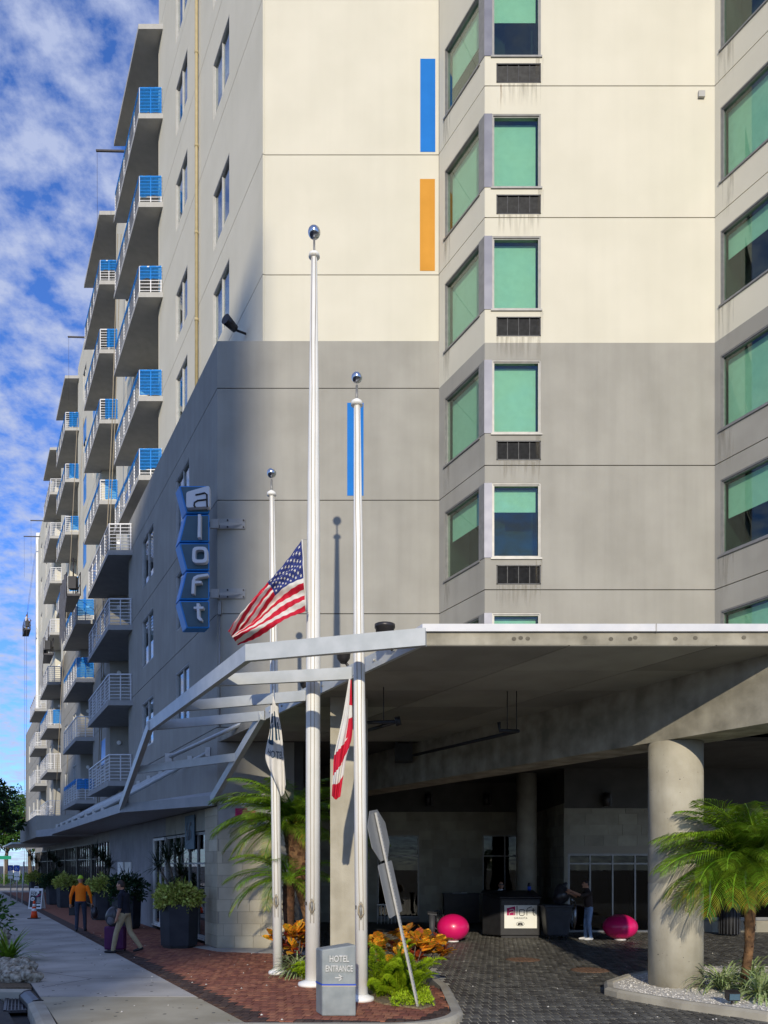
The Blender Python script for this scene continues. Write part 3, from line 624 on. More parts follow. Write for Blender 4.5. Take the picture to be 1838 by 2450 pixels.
for Ya in (34.0, 39.0, 44.0, 49.0, 54.0, 59.0, 64.0):
    window(GR0, KD, KN, uY(Ya) + .1, uY(Ya + 4.8), .1, 3.2, gl=GLD, blind=0, mull=6, tr=2.4, room=1.6, frame=DKMET, sill=False)
    gfp(Ya, Ya + 5, 3.2, 3.6, GREY, 'lintel'); gfp(Ya + 4.82, Ya + 5.08, -.1, 3.2, SHSTONE, 'pier')
sgn = thing('address_panel', pt(GR0, KD, KN, uY(22), 3.05, 0), 'dim dark glass panel with thin cursive lines above the near shop window', 'sign')
MB().obox(pt(GR0, KD, KN, uY(21.4), 2.55, -.06), KD * 1.0, -KN * .03, Vector((0, 0, .95))).build('glass_panel', SIGNG, sgn)
for q, pts_ in enumerate(([(.2, .8), (.2, .3), (.22, .55), (.34, .6), (.38, .5), (.38, .3)], [(.5, .3), (.5, .7), (.62, .8), (.66, .7)], [(.48, .55), (.64, .56), (.64, .35)])):
    MB().tube([pt(GR0, KD, KN, uY(21.4) + .95 - p, 2.5 + r, -.07) for p, r in pts_], .010, 6).build('neon_line', ALU, sgn)
# entrance walls under the building
ent = MB().box((-9.5, 29.56, -.1), (6.0, 29.9, 5.24)); ent.box((5.83, 25.16, -.1), (5.98, 29.6, 5.24)); ent.box((5.9, 25.16, 2.5), (14, 25.5, 5.24)); ent.box((10.9, 25.16, -.1), (14, 25.5, 2.5))
ent = MB()
W1 = Vector((-9.5, 29.5)); W2 = Vector((5.85, 25.1))
w1ops = [(9.25, 10.84, .1, 3.25), (13.26, 14.97, .1, 3.25)]
ent = panel(W1 + Vector((0, .012)), XU, XN, 0, 15.4, -.1, 5.24, w1ops, JOINT, 'entrance_wall')
panel(W1, XU, XN, 0, 15.4, 4.13, 5.24, [], SHGREY, 'stucco_band')
blocks(W1, XU, XN, 6.5, 15.4, DZ, 4.12, .35, .62, SHSTONE, ops=w1ops, parent=ent, seed=8, th=.02)
window(W1, XU, XN, *w1ops[0], gl=GLD, blind=0, mull=0, tr=2.45, room=2, frame=ALU); window(W1, XU, XN, *w1ops[1], gl=GLD, blind=0, mull=1, tr=2.45, room=2, frame=ALU)
rw = MB().box((5.86, 25.12, -.1), (5.98, 29.6, 5.24)).build('return_wall', SHGREY, hotel); blocks(Vector((5.85, 29.5)), Vector((0, -1, 0)), Vector((-1, 0, 0)), 0, 4.4, DZ, 4.12, .35, .62, SHSTONE, parent=rw, seed=15, th=.02)
w2ops = [(.12, 3.05, DZ, 2.48), (3.6, 8.2, .35, 2.48)]
ent2 = panel(W2 + Vector((0, .012)), XU, XN, 0, 9.5, -.1, 5.24, w2ops, JOINT, 'entrance_wall')
panel(W2, XU, XN, 0, 9.5, 3.95, 5.24, [], SHGREY, 'stucco_band')
blocks(W2, XU, XN, 0, 9.5, DZ, 3.93, .35, .62, SHSTONE, ops=w2ops, parent=ent2, seed=9, th=.02)
window(W2, XU, XN, .12, 3.05, DZ, 2.48, gl=GLD, blind=0, mull=3, tr=2.15, room=3, frame=ALU, sill=False, fw=.07); window(W2, XU, XN, *w2ops[1], gl=GLD, blind=0, mull=3, room=2, frame=ALU)
MB().lathe([(.35, DZ), (.35, 5.24)], (4.9, 26.6, 0), 28).build('inner_column', CONC, hotel)
MB().prism([(-4.0, YB - .05), (14, YB - .05), (14, 30), (-9.4, 29.9)], 5.24, 5.34).build('passage_ceiling', SHGREY, hotel)
for px_ in (1024, 1163, 1448):
    q = P(px_, 1914, 29.4 if px_ < 1300 else 25.0); l = thing('wall_sconce', q, {1024: 'left small black cylinder sconce high on the dark entrance wall', 1163: 'middle small black cylinder sconce high on the dark entrance wall', 1448: 'right small black cylinder sconce above the glass entrance doors'}[px_], 'lamp', 'sconces on the entrance wall')
    MB().tube([q + Vector((0, -.16, -.22)), q + Vector((0, -.16, .22))], .12, 14).build('cylinder', DKMET, l); MB().box(q + Vector((.06, -.12, -.2)), q + Vector((.2, .08, .2))).build('bracket', DKMET, l)
# ============================================================ CANOPY
CONCD2 = mat('stained_concrete', (.10, .09, .07), (.16, .145, .11), .9, 9)
can = thing('concrete_canopy', (.56, 11.03, 0), 'broad flat concrete entrance canopy with white flashing on a round column', 'canopy')
LX = lambda Y: .56 - .552 * (Y - 11.03)
MB().prism([(LX(11.03), 11.03), (12, 11.03), (12, 17.0), (9, 17.6), (7.7, 17.96), (2.3, 17.96), (1.35, 19.56), (LX(19.5), 19.5)], ZS + .012, ZS + .20).build('roof_slab', CONCD, can)
MB().prism([(LX(11.0) - .03, 10.985), (12, 10.985), (12, 11.3), (LX(11.3), 11.3)], ZS + .195, ZS + .30).build('flashing', FLASH, can)
fl_ = can.children[-1]; MB().box((3.86, 10.975, ZS + .19), (3.875, 11.1, ZS + .302)).build('flashing_joint', ALU, fl_)
# soffit boards: single panels with open joints
for i in range(6):
    Ya = 11.04 + i * 1.42; Yb = Ya + 1.41
    for j in range(-1, 6):
        a, b = LX(Ya) + .0 + j * 2.1, LX(Ya) + (j + 1) * 2.1 - .02; sh = -.552 * 1.41
        if j == -1: continue
        if a > 11.5: continue
        MB().prism([(a, Ya), (min(b, 12), Ya), (min(b, 12) + sh, Yb), (a + sh, Yb)], ZS, ZS + .011).build('soffit_panel', SOFF, can)
bmx = lambda Y: 5.73 - .59 * (Y - 11.5)
MB().prism([(bmx(11.12), 11.12), (bmx(11.12) + .98, 11.12), (bmx(25) + .98, 25), (bmx(25), 25)], 4.22, ZS + .005).build('beam', CONCD, can)
prof = [(.455, 0), (.455, 1.78), (.449, 1.79), (.455, 1.80), (.455, 2.40), (.449, 2.41), (.455, 2.42), (.455, 4.215)]
MB().lathe(prof, (5.07, 13.45, 0), 48).build('round_column', CONC, can)
def pier(a, b, y0, d): return [(a, y0), (b, y0), (b - .552 * d, y0 + d), (a - .552 * d, y0 + d)]
MB().prism([(-1.0, 14.4), (-.44, 14.4), (-.44, 14.85), (-1.02, 14.85)], 0, ZS).build('pier', CONC, can); MB().prism([(-.438, 14.5), (-.31, 14.5), (-.31, 14.84), (-.438, 14.84)], 0, ZS).build('pier_nib', CONC, can)
mb = MB(); rg = random.Random(4)                          # pinholes in the column, tie marks on the slab edge
for i in range(95):
    a = rg.uniform(-math.pi, 0); z = rg.uniform(.2, 4.1); r = rg.uniform(.003, .007) * (1.7 if rg.random() < .1 else 1); c_ = Vector((5.07 + .4556 * math.cos(a), 13.45 + .4556 * math.sin(a), z)); e_ = Vector((-math.sin(a), math.cos(a), 0))
    mb.raw([c_ + e_ * r * math.cos(t) + Vector((0, 0, r * math.sin(t) * rg.uniform(.6, 1.2))) for t in np.linspace(0, 5.2, 6)], [tuple(range(6))])
mb.build('pinholes', BLACK, can)['kind'] = 'stuff'
mb = MB()
for px_ in (1230, 1246, 1263, 1400, 1462, 1508, 1520, 1616, 1664, 1780): q = P(px_, 1527 + rg.uniform(-2, 2), 11.027); mb.raw([q + Vector((.035 * math.cos(t), 0, .03 * math.sin(t))) for t in np.linspace(0, 5.5, 8)], [tuple(range(8))])
mb.build('tie_hole_marks', CONCD2, can)['kind'] = 'stuff'
# pipes under the soffit
for pts_ in ([(830, 1730, 15.5), (950, 1727, 13.4)], [(850, 1757, 17), (948, 1727, 13.4)], [(990, 1807, 19), (1240, 1749, 13.9)]):
    MB().tube([P(*q) for q in pts_], .035, 8).build('sprinkler_pipe', BLACK, can)
MB().tube([P(1240, 1749, 13.9), P(1196, 1748, 13.9), P(1194, 1728, 13.9)], .035, 8).build('pipe_elbow', BLACK, can)
for q in ((918, 1727, 13.6), (1214, 1745, 13.9), (1236, 1745, 13.9)):
    p = P(*q); MB().tube([p, (p.x, p.y, ZS)], .009, 6).build('hanger_rod', BLACK, can)
p = P(950, 1727, 13.4); MB().tube([p + Vector((-.03, 0, 0)), p + Vector((.06, 0, .02))], .08, 10).build('pipe_flange', BLACK, can)
un = thing('ceiling_fan_unit', P(965, 1800, 20), 'dark boxy equipment hung under the canopy soffit beside the beam', 'equipment')
a = P(945, 1820, 19.6); MB().box(a, a + Vector((.45, .5, .45))).build('housing', BLACK, un); MB().box(a + Vector((.0, .0, .45)), a + Vector((.08, .1, .5))).build('bracket', BLACK, un); MB().box(a + Vector((.36, 0, .45)), a + Vector((.45, .1, .53))).build('bracket', BLACK, un)

# ============================================================ STEEL TRELLIS
tre = thing('steel_trellis', (-2.09, 11.75, 0), 'pale folded steel trellis frame joining the canopy edge to the awning', 'trellis')
P0, P1, P2, P3 = Vector((LX(11.0), 10.99, 5.32)), Vector((-2.09, 11.75, 5.32)), Vector((-5.38, 17.85, 5.32)), Vector((-7.5, 22.1, 3.78))
S0, CN_ = Vector((LX(16.55) - .12, 16.55, 5.3)), Vector((-4.32, 19.48, 3.75))
ox = lambda Y: P1.x + (P2.x - P1.x) * (Y - P1.y) / (P2.y - P1.y)
mb = MB(); mb.beam(P0 + Vector((.02, 0, .02)), P1, .09, .25); mb.build('front_member', STEEL, tre)
MB().beam(P1 + Vector((.03, -.03, -.006)), P2 + Vector((0, 0, -.006)), .09, .25).build('outer_member', STEEL, tre)
MB().beam(P2 + Vector((0, -.05, -.01)), P3, .12, .22).build('sloping_member', STEEL, tre)
MB().beam(S0, CN_, .12, .2).build('sloping_member', STEEL, tre)
for yo, yi in ((13.4, 12.9), (15.6, 14.6), (17.75, 16.55)): MB().beam((ox(yo) + .05, yo, 5.30), (LX(yi) - .06, yi, 5.30), .07, .2).build('cross_member', STEEL, tre)
a, b = P2.lerp(P3, .5), S0.lerp(CN_, .45); MB().beam(a, b, .07, .19).build('cross_member', STEEL, tre)
ch = MB().beam((LX(11.06) - .045, 11.06, 5.33), (LX(16.5) - .045, 16.5, 5.33), .06, .24).build('edge_channel', STEEL, tre)
for i in range(9):
    y = 11.6 + i * .58; q = Vector((LX(y) - .08, y, 5.33)); MB().tube([q, q + Vector((-.02, -.012, 0))], .022, 8).build('bolt', GALV, ch)
for (q, r, lab) in ((P(921, 1512, 11.6), 0, 'dark cup-shaped uplight standing on the canopy roof edge'), (P(822, 1562, 13.1), 1, 'dark cup-shaped floodlight hung on the trellis between the right and middle flagpoles'), (P(732, 1628, 15.0), 1, 'dark cup-shaped floodlight half hidden behind the middle flagpole')):
    l = thing('cup_floodlight', q, lab, 'lamp', 'cup floodlights at the trellis')
    MB().lathe([(.05, -.18), (.11, -.1), (.13, .08), (.14, .09), (.14, .13)] if r else [(.13, -.1), (.14, .05), (.155, .06), (.155, .11)], q, 18).build('lamp_cup', DKMET, l)
    MB().tube([q + Vector((.03, 0, -.16)), q + Vector((.12, .02, -.27))], .025, 8).build('knuckle', DKMET, l)
# ============================================================ STREET AWNING
aw = thing('metal_awning', (-7.5, 22.1, 0), 'long thin grey metal awning with tie rods over the street shopfronts', 'awning')
AX = lambda Y: -7.5 - .555 * (Y - 22.1)
mb = MB().prism([(CN_.x, CN_.y + .1), (P3.x, P3.y), (AX(38), 38), (gx(38) - .02, 38), (gx(19.75) - .02, 19.75)], 3.62, 3.68); mb.build('soffit', STEELD, aw)
mb = MB(); q = [(CN_.x, CN_.y + .1), (P3.x, P3.y), (AX(38), 38), (gx(38), 38), (gx(20), 20)]
mb.raw([(x, y, z) for (x, y), z in zip(q, (3.86, 3.82, 3.82, 4.0, 4.0))], [(0, 1, 2, 3, 4)]); mb.build('top_sheet', STEELD, aw)
MB().beam((CN_.x + .02, CN_.y, 3.73), (P3.x, P3.y - .03, 3.73), .06, .25).build('end_fascia', STEELD, aw)
MB().beam((P3.x - .02, P3.y, 3.73), (AX(38), 38, 3.73), .06, .25).build('long_fascia', STEELD, aw)
for i in range(9):
    Y = 20.15 + i * 1.6; Ye = Y + 4.9
    if Ye > 37.5: break
    a = Vector((gx(Y) - .05, Y, 5.05)); b = Vector((AX(Ye) + .08, Ye, 3.95)); r = MB().tube([a, b], .05, 10).build('tie_rod', STEEL, aw)
    MB().box(a + Vector((-.08, -.05, -.12)), a + Vector((.05, .06, .12))).build('rod_bracket', GALV, r); MB().box(b + Vector((-.1, -.05, -.12)), b + Vector((.1, .05, .07))).build('rod_bracket', GALV, r)
a, b = P(580, 1731, 18.2), P(405, 1812, 19.9); r = MB().tube([a, b], .05, 10).build('tie_rod', STEEL, aw); MB().box(b + Vector((-.09, -.06, -.22)), b + Vector((.09, .06, .1))).build('rod_bracket', GALV, r)
MB().box(a + Vector((-.02, -.05, -.1)), a + Vector((.24, .05, .08))).build('rod_bracket', GALV, r)
p0, p1 = (-18.0, 40), (-18 - K * 11, 51)
MB().prism([p0, p1, (gx(51) - .03, 51), (gx(40) - .03, 40)], 3.55, 4.68).build('stucco_box', GREY, aw)
MB().prism([(AX(38), 38), (-18.0, 39.98), (gx(39.98) - .03, 39.98), (gx(38) - .03, 38)], 3.55, 3.9).build('link_panel', STEELD, aw)
MB().prism([(-18.6 - K * 11, 51.05), (-18.6 - K * 22, 62), (gx(62) - .03, 62), (gx(51.05) - .03, 51.05)], 3.5, 3.62).build('far_awning', STEEL, aw)
l = thing('small_lamp_box', P(551, 1908, YB - .1), 'small beige lamp box on the grey wall beside the awning end', 'lamp')
MB().box(P(543, 1915, YB - .14), P(559, 1899, YB)).build('lamp_box', BEIGEL, l); MB().box(P(546, 1913, YB - .18), P(557, 1906, YB - .14)).build('lens', WHITE, l)
# dark sign panel with pink mark on B
sg = thing('wall_sign_panel', P(640, 1950, YB), 'grey panel with a pink square mark behind the palm fronds', 'sign')
MB().box(P(523, 1980, YB - .05), P(690, 1922, YB - .0)).build('board', GREYS, sg); MB().box(P(563, 1958, YB - .07), P(592, 1934, YB - .05)).build('pink_mark', MAG, sg); MB().box(P(592, 1972, YB - .07), P(612, 1940, YB - .05)).build('pink_mark', MAG, sg)
MB().box(P(523, 1924, YB - .07), P(690, 1919, YB - .0)).build('top_trim', FLASH, sg)
# ============================================================ PROJECTING SIGN
YS_ = 19.25
sign = thing('projecting_sign', P(470, 1504, YS_), 'tall blue zigzag projecting sign of five stacked panels spelling aloft', 'sign')
zz = [(429, 1162, 446, 1228), (445, 1231, 429, 1296.5), (429, 1299, 446, 1364.5), (445, 1367.5, 429, 1434.5), (429, 1437, 447, 1503)]
letters = 'aloft'
for i, (xt, yt, xb, yb) in enumerate(zz):
    a, b, c, d = P(xt, yt, YS_), P(502, yt, YS_), P(502, yb, YS_), P(xb, yb, YS_); mb = MB(); dp = KD * .42
    q = [a, b, c, d]; ctr = sum(q, Vector()) / 4
    mb.raw(q + [x + dp for x in q], [(3, 2, 1, 0), (4, 5, 6, 7), (0, 1, 5, 4), (1, 2, 6, 5), (2, 3, 7, 6), (3, 0, 4, 7)]); o = mb.build('sign_box', SIGNB, sign, bevel=.025)
    f = [ctr + (x - ctr) * .89 + Vector((0, -.012, 0)) for x in q]
    MB().raw(f + [x + Vector((0, .02, 0)) for x in f], [(3, 2, 1, 0), (0, 1, 5, 4), (1, 2, 6, 5), (2, 3, 7, 6), (3, 0, 4, 7)]).build('sign_face', SIGNG, o)
def ext_shape(outer, Y, dp, nm, m, parent, holes=()):
    bm_ = bmesh.new(); loops = []
    for lp in [outer, *holes]:
        vs_ = [bm_.verts.new(P(x, y, Y)) for x, y in lp]; loops += [bm_.edges.new((vs_[k], vs_[(k + 1) % len(vs_)])) for k in range(len(vs_))]
    bmesh.ops.triangle_fill(bm_, edges=loops, use_beauty=True); bmesh.ops.recalc_face_normals(bm_, faces=bm_.faces)
    r = bmesh.ops.extrude_face_region(bm_, geom=bm_.faces[:]); bmesh.ops.translate(bm_, vec=(0, dp, 0), verts=[v for v in r['geom'] if isinstance(v, bmesh.types.BMVert)])
    bmesh.ops.recalc_face_normals(bm_, faces=bm_.faces); bmesh.ops.translate(bm_, vec=-wloc(parent), verts=bm_.verts)
    me = bpy.data.meshes.new(nm); bm_.to_mesh(me); bm_.free(); me.materials.append(m); o = bpy.data.objects.new(nm, me); COL.objects.link(o); o.parent = parent; return o
def z4(pts_): return [(400 + x / 4.1475, 1100 + y / 4.1475) for x, y in pts_]
def rr(pts_, r):                                         # rounded polygon
    o = []; n = len(pts_)
    for i in range(n):
        p, a, b = Vector(pts_[i]), Vector(pts_[i - 1]), Vector(pts_[(i + 1) % n]); u, v = (a - p), (b - p); k = min(r, u.length * .45, v.length * .45); u = u.normalized() * k; v = v.normalized() * k
        for t in (0, .33, .67, 1): o.append(tuple(p + u * (1 - t) ** 2 + v * t ** 2))
    return o
LY, LD = YS_ - .17, .155
ext_shape(z4(rr([(190, 320), (420, 255), (420, 470), (385, 470), (385, 462), (190, 475)], 24)), LY, LD, 'letter', LETT, sign)
MB().tube([P(*q, LY - .004) for q in z4([(282, 350), (375, 330), (394, 345), (396, 400), (396, 450), (400, 468)])], .022, 8).build('letter_line', DKTXT, sign)
MB().tube([P(*q, LY - .004) for q in z4([(394, 395), (305, 405), (272, 425), (268, 455), (280, 470)])], .022, 8).build('letter_line', DKTXT, sign)
ext_shape(z4([(307, 540), (333, 540), (331, 768), (302, 770)]), LY, LD, 'letter', LETT, sign)
ext_shape(z4(rr([(252, 862), (400, 862), (400, 1022), (246, 1022)], 45)), LY, LD, 'letter', LETT, sign, holes=[z4(rr([(282, 892), (370, 892), (370, 990), (278, 990)], 28))])
ext_shape(z4([(240, 1328), (246, 1200), (262, 1162), (300, 1142), (404, 1128), (404, 1152), (318, 1166), (284, 1182), (276, 1200), (340, 1200), (340, 1224), (274, 1226), (268, 1328)]), LY, LD, 'letter', LETT, sign)
ext_shape(z4([(292, 1424), (320, 1424), (320, 1455), (360, 1456), (358, 1478), (320, 1478), (322, 1552), (345, 1575), (345, 1598), (318, 1592), (298, 1570), (294, 1478), (264, 1478), (264, 1458), (292, 1456)]), LY, LD, 'letter', LETT, sign)
for yy in (1253, 1420):
    a = MB().box(P(520, yy + 12, YB - .03), P(587, yy - 11, YB - .004)).build('bracket_plate', GREYS, sign); MB().box(P(503, yy + 10, YS_ + .1), P(524, yy - 9, YS_ + .16)).build('bracket_plate', GREYS, sign)
    MB().raw([P(510, yy + 1, YS_ + .1), P(582, yy, YB - .03), P(545, yy - 4, YB - .2), P(545, yy + 5, YB - .2)], [(0, 2, 1), (0, 1, 3), (0, 3, 2), (1, 2, 3)]).build('bracket_fin', GREYS, sign)
    for bx_ in (545, 583):
        for by_ in (-8, 8): q = P(bx_, yy + by_, YB - .03); MB().tube([q, q + Vector((0, -.02, 0))], .022, 8).build('bolt', DKMET, a)
    MB().beam(P(500, yy + 2, YS_ + .25), Vector((GR0.x + .05, YB, P(500, yy + 2, YS_ + .25).z)), .08, .10).build('bracket_arm', DKMET, sign)

# ============================================================ FLAGPOLES
def flagpole(bx_, Y, tx, ytop, rb, rt, label, cleat_y, br=.1):
    zt = CH + (HY - ytop) * Y / FPX; X0 = (bx_ - CX) * Y / FPX; X1 = (tx - CX) * Y / FPX
    t = thing('flagpole', (X0, Y, 0), label, 'flagpole', 'white flagpoles in a row on the brick forecourt')
    ax = lambda z: X0 + (X1 - X0) * z / zt
    ht = zt - .42; zs = [0, ht * .45, ht * .7, ht]
    MB().tube([(ax(z), Y, z) for z in zs], [rb, rb * .97, rb * .8, rt], 28).build('shaft', WHITE, t)
    MB().lathe([(rb * 1.95, 0), (rb * 2.0, .03), (rb * 1.9, .06), (rb * 1.15, .09), (rb * 1.04, .10)], (X0, Y, 0), 32).build('base_flange', WHITE, t)
    MB().lathe([(rt * 1.1, 0), (rt * 1.9, .02), (rt * 1.7, .07), (rt * .4, .12)], (X1, Y, ht - .03), 20).build('truck_cap', WHITE, t)
    MB().tube([(X1, Y, ht), (X1, Y, zt - .12)], .018, 8).build('spindle', ALU, t)
    MB().ball((X1, Y, zt), br, n=24).build('ball_finial', CHROME, t)
    for dx_ in (-.018, .02):
        pts_ = [(ax(z) + dx_ * 1.6, Y - (rb * (1 - .42 * z / ht)) - .018, z) for z in np.linspace(1.1, ht - .02, 16)]
        for i in range(1, 15): pts_[i] = (pts_[i][0] + random.uniform(-.006, .006), pts_[i][1], pts_[i][2])
        MB().tube(pts_, .0055, 6).build('halyard', FROPE, t)
    zc = CH + (HY - cleat_y) * Y / FPX; c = Vector((ax(zc), Y - rb - .02, zc))
    MB().tube([c + Vector((0, 0, -.14)), c + Vector((0, 0, -.05)), c + Vector((0, -.03, 0)), c + Vector((0, 0, .05)), c + Vector((0, 0, .14))], [.008, .014, .02, .014, .008], 8).build('cleat', ALU, t)
    for s in (-1, 1): MB().tube([c + Vector((0, 0, .12)), c + Vector((s * .036, -.01, .06)), c + Vector((s * .042, -.01, -.04)), c + Vector((0, 0, -.11))], .012, 8).build('rope_coil', FROPE, t)
    MB().box((X0 - rb * 1.02, Y - rb * .7, zc + .02), (X0 - rb * .6, Y - rb * .75 + .03, zc + .08)).build('name_plate', DKMET, t)
    return t
flagpole(748, 13.49, 752, 556, .128, .052, 'tallest white flagpole, the middle one, carrying the striped flag', 2168, .108)
flagpole(866, 11.99, 854, 903, .097, .05, 'right white flagpole carrying the red and white flag, in front of the concrete pier', 2178, .084)
flagpole(665, 14.94, 650, 1132, .091, .048, 'left white flagpole carrying the white hotel flag, nearest the stone wall', 2156, .09)
# ============================================================ FLAGS
def interp(ctrl, us, vs_, u, v):
    def cr_(p, t):                                        # monotone-ish cubic along a list of (param, value)
        ks = [k for k, _ in p]; i = max(0, min(len(ks) - 2, sum(1 for k in ks[1:-1] if k <= t))); a, b = p[i], p[i + 1]; s = (t - a[0]) / (b[0] - a[0])
        pa = p[max(i - 1, 0)]; pb = p[min(i + 2, len(p) - 1)]
        m0 = (b[1] - pa[1]) / max(b[0] - pa[0], 1e-6) * (b[0] - a[0]); m1 = (pb[1] - a[1]) / max(pb[0] - a[0], 1e-6) * (b[0] - a[0])
        return a[1] * (2 * s ** 3 - 3 * s * s + 1) + m0 * (s ** 3 - 2 * s * s + s) + b[1] * (-2 * s ** 3 + 3 * s * s) + m1 * (s ** 3 - s * s)
    return cr_([(vv, cr_([(uu, ctrl[j][i]) for i, uu in enumerate(us)], u)) for j, vv in enumerate(vs_)], v)
def flagsurf(cx_, us, vs_, Y, wave):
    fx = [[Vector(c).x for c in r] for r in cx_]; fy = [[Vector(c).y for c in r] for r in cx_]
    def S(u, v, off=0.0):
        x, y = interp(fx, us, vs_, u, v), interp(fy, us, vs_, u, v); d = wave(u, v); return P(x, y, Y) + Vector((0, d + off, 0))
    return S
def gridcloth(S, nu, nv, matf, nm, mats, parent, th=.004):
    vs_ = [S(i / nu, j / nv) for j in range(nv + 1) for i in range(nu + 1)]; n = len(vs_)
    back = [v + Vector((0, th, 0)) for v in vs_]; mb = MB()
    for j in range(nv):
        for i in range(nu):
            a = j * (nu + 1) + i; q = (a, a + 1, a + nu + 2, a + nu + 1); m = matf((i + .5) / nu, (j + .5) / nv); mb.f.append(q); mb.m.append(m); mb.sm.append(True); mb.f.append(tuple(x + n for x in q[::-1])); mb.m.append(m); mb.sm.append(True)
    mb.v = [tuple(v) for v in vs_ + back]; return mb.build(nm, mats, parent)
us, vs_ = (0, .4, .75, 1), (0, 7 / 13, 1)
ctrl = [[(724, 1299), (643, 1399), (590, 1470), (554, 1522)], [(730, 1394), (660, 1430), (607, 1494), (563, 1534)], [(733, 1468), (672, 1503), (612, 1531), (571, 1547)]]
def wv(u, v): return -.16 + .11 * math.sin(9 * v + 5 * u) * (.3 + u) + .035 * math.sin(26 * v + 9 * u + 1) + .05 * math.sin(7 * u - 3 * v) + .012 * math.sin(60 * u + 11 * v)
S = flagsurf(ctrl, us, vs_, 13.3, wv)
fl1 = thing('national_flag', P(727, 1299, 13.3), 'red and white striped flag with starred blue canton at half mast', 'flag')
gridcloth(S, 60, 52, lambda u, v: 2 if (u < .4 and v < 7 / 13) else (0 if int(v * 13) % 2 == 0 else 1), 'cloth', [FLAGR, FLAGW, FLAGB], fl1)
mb = MB()
for r in range(9):
    for c in range(6 if r % 2 == 0 else 5):
        u0 = .4 * (2 * c + (1 if r % 2 == 0 else 2)) / 12; v0 = 7 / 13 * (r + 1) / 10; pts_ = []
        for k in range(10):
            rad = .030 if k % 2 == 0 else .012; a = math.pi / 2 + k * math.pi / 5; pts_.append(S(u0 + rad * math.cos(a) * .55, v0 - rad * math.sin(a), -.006))
        mb.raw(pts_ + [S(u0, v0, -.006)], [(10, k, (k + 1) % 10) for k in range(10)])
mb.build('stars', FLAGW, fl1)
MB().tube([S(0, t / 8) + Vector((.008, 0, 0)) for t in range(9)], .012, 8).build('header_tape', FLAGW, fl1)
MB().tube([S(0, 0), P(735, 1290, 13.34)], .006, 6).build('snap_hook', GALV, fl1); MB().tube([S(0, 1), P(738, 1466, 13.36)], .006, 6).build('snap_hook', GALV, fl1)
# white hotel flag, limp on the left pole
us, vs_ = (0, .33, .66, 1), (0, .35, .7, 1)
ctrl = [[(656, 1668), (655, 1668), (656, 1669), (657, 1670)], [(648, 1745), (653, 1744), (664, 1743), (674, 1742)], [(637, 1815), (652, 1838), (672, 1842), (683, 1835)], [(662, 1872), (670, 1890), (676, 1906), (687, 1880)]]
S2 = flagsurf(ctrl, us, vs_, 14.7, lambda u, v: -.12 + .07 * math.sin(8 * u + 2 * v) * v + .03 * math.sin(19 * u + 5 * v) * v)
fl2 = thing('hotel_flag', P(656, 1668, 14.7), 'limp white flag with dark slate lettering on the left pole', 'flag')
gridcloth(S2, 24, 36, lambda u, v: 0, 'cloth', [FLAGW], fl2)
MB().tube([P(656, 1640, 14.82), S2(.5, 0)], .007, 6).build('snap_hook', GALV, fl2)
def on_flag(S_, s, u0, v0, du, dv, nm, m, parent, rot=0):
    g, f = text_geo(s, 1, 0); w_ = max(v.x for v in g); c, sn = math.cos(rot), math.sin(rot); mb = MB()
    mb.raw([S_(min(1, max(0, u0 + (v.x / w_ * c + v.y * sn * .5) * du)), min(1, max(0, v0 + (v.x / w_ * sn - v.y * c * .7) * dv)), -.012) for v in g], f); return mb.build(nm, m, parent)
mb = MB()
for (a, b, c, d) in ((.05, .42, .20, .30), (.08, .22, .33, .48), (.36, .46, .32, .50), (.08, .46, .46, .50), (.56, .66, .18, .46), (.74, .82, .30, .46)):
    n = 6
    for i in range(n):
        for j in range(n): mb.quad(*[S2(a + (b - a) * x / n, c + (d - c) * y / n, -.012) for x, y in ((i, j), (i + 1, j), (i + 1, j + 1), (i, j + 1))])
mb.build('emblem_print', NAVYT, fl2); on_flag(S2, 'HOTEL', .12, .60, .80, .12, 'lettering', NAVYT, fl2, .12)
# red saltire flag, limp on the right pole
us, vs_ = (0, .5, 1), (0, .3, .6, .82, 1)
ctrl = [[(836, 1628), (839, 1630), (842, 1632)], [(821, 1715), (833, 1714), (844, 1712)], [(801, 1808), (818, 1800), (843, 1768)], [(798, 1858), (812, 1850), (829, 1822)], [(795, 1905), (804, 1914), (816, 1908)]]
S3 = flagsurf(ctrl, us, vs_, 11.85, lambda u, v: -.12 + .05 * math.sin(9 * u + 3 * v) * v + .02 * math.sin(23 * u) * v)
fl3 = thing('saltire_flag', P(839, 1628, 11.85), 'limp white flag with red bars on the right pole', 'flag')
def fm(u, v):
    if v > .90 or .60 < v + .10 * u < .82 and v < .83: return 0
    return 0 if (v < .22 and u > .55) or (u > .62 and .34 < v < .52) else 1
gridcloth(S3, 30, 60, fm, 'cloth', [FLAGR, FLAGW], fl3)
MB().tube([P(846, 1615, 11.9), S3(.5, 0)], .006, 6).build('snap_hook', GALV, fl3)
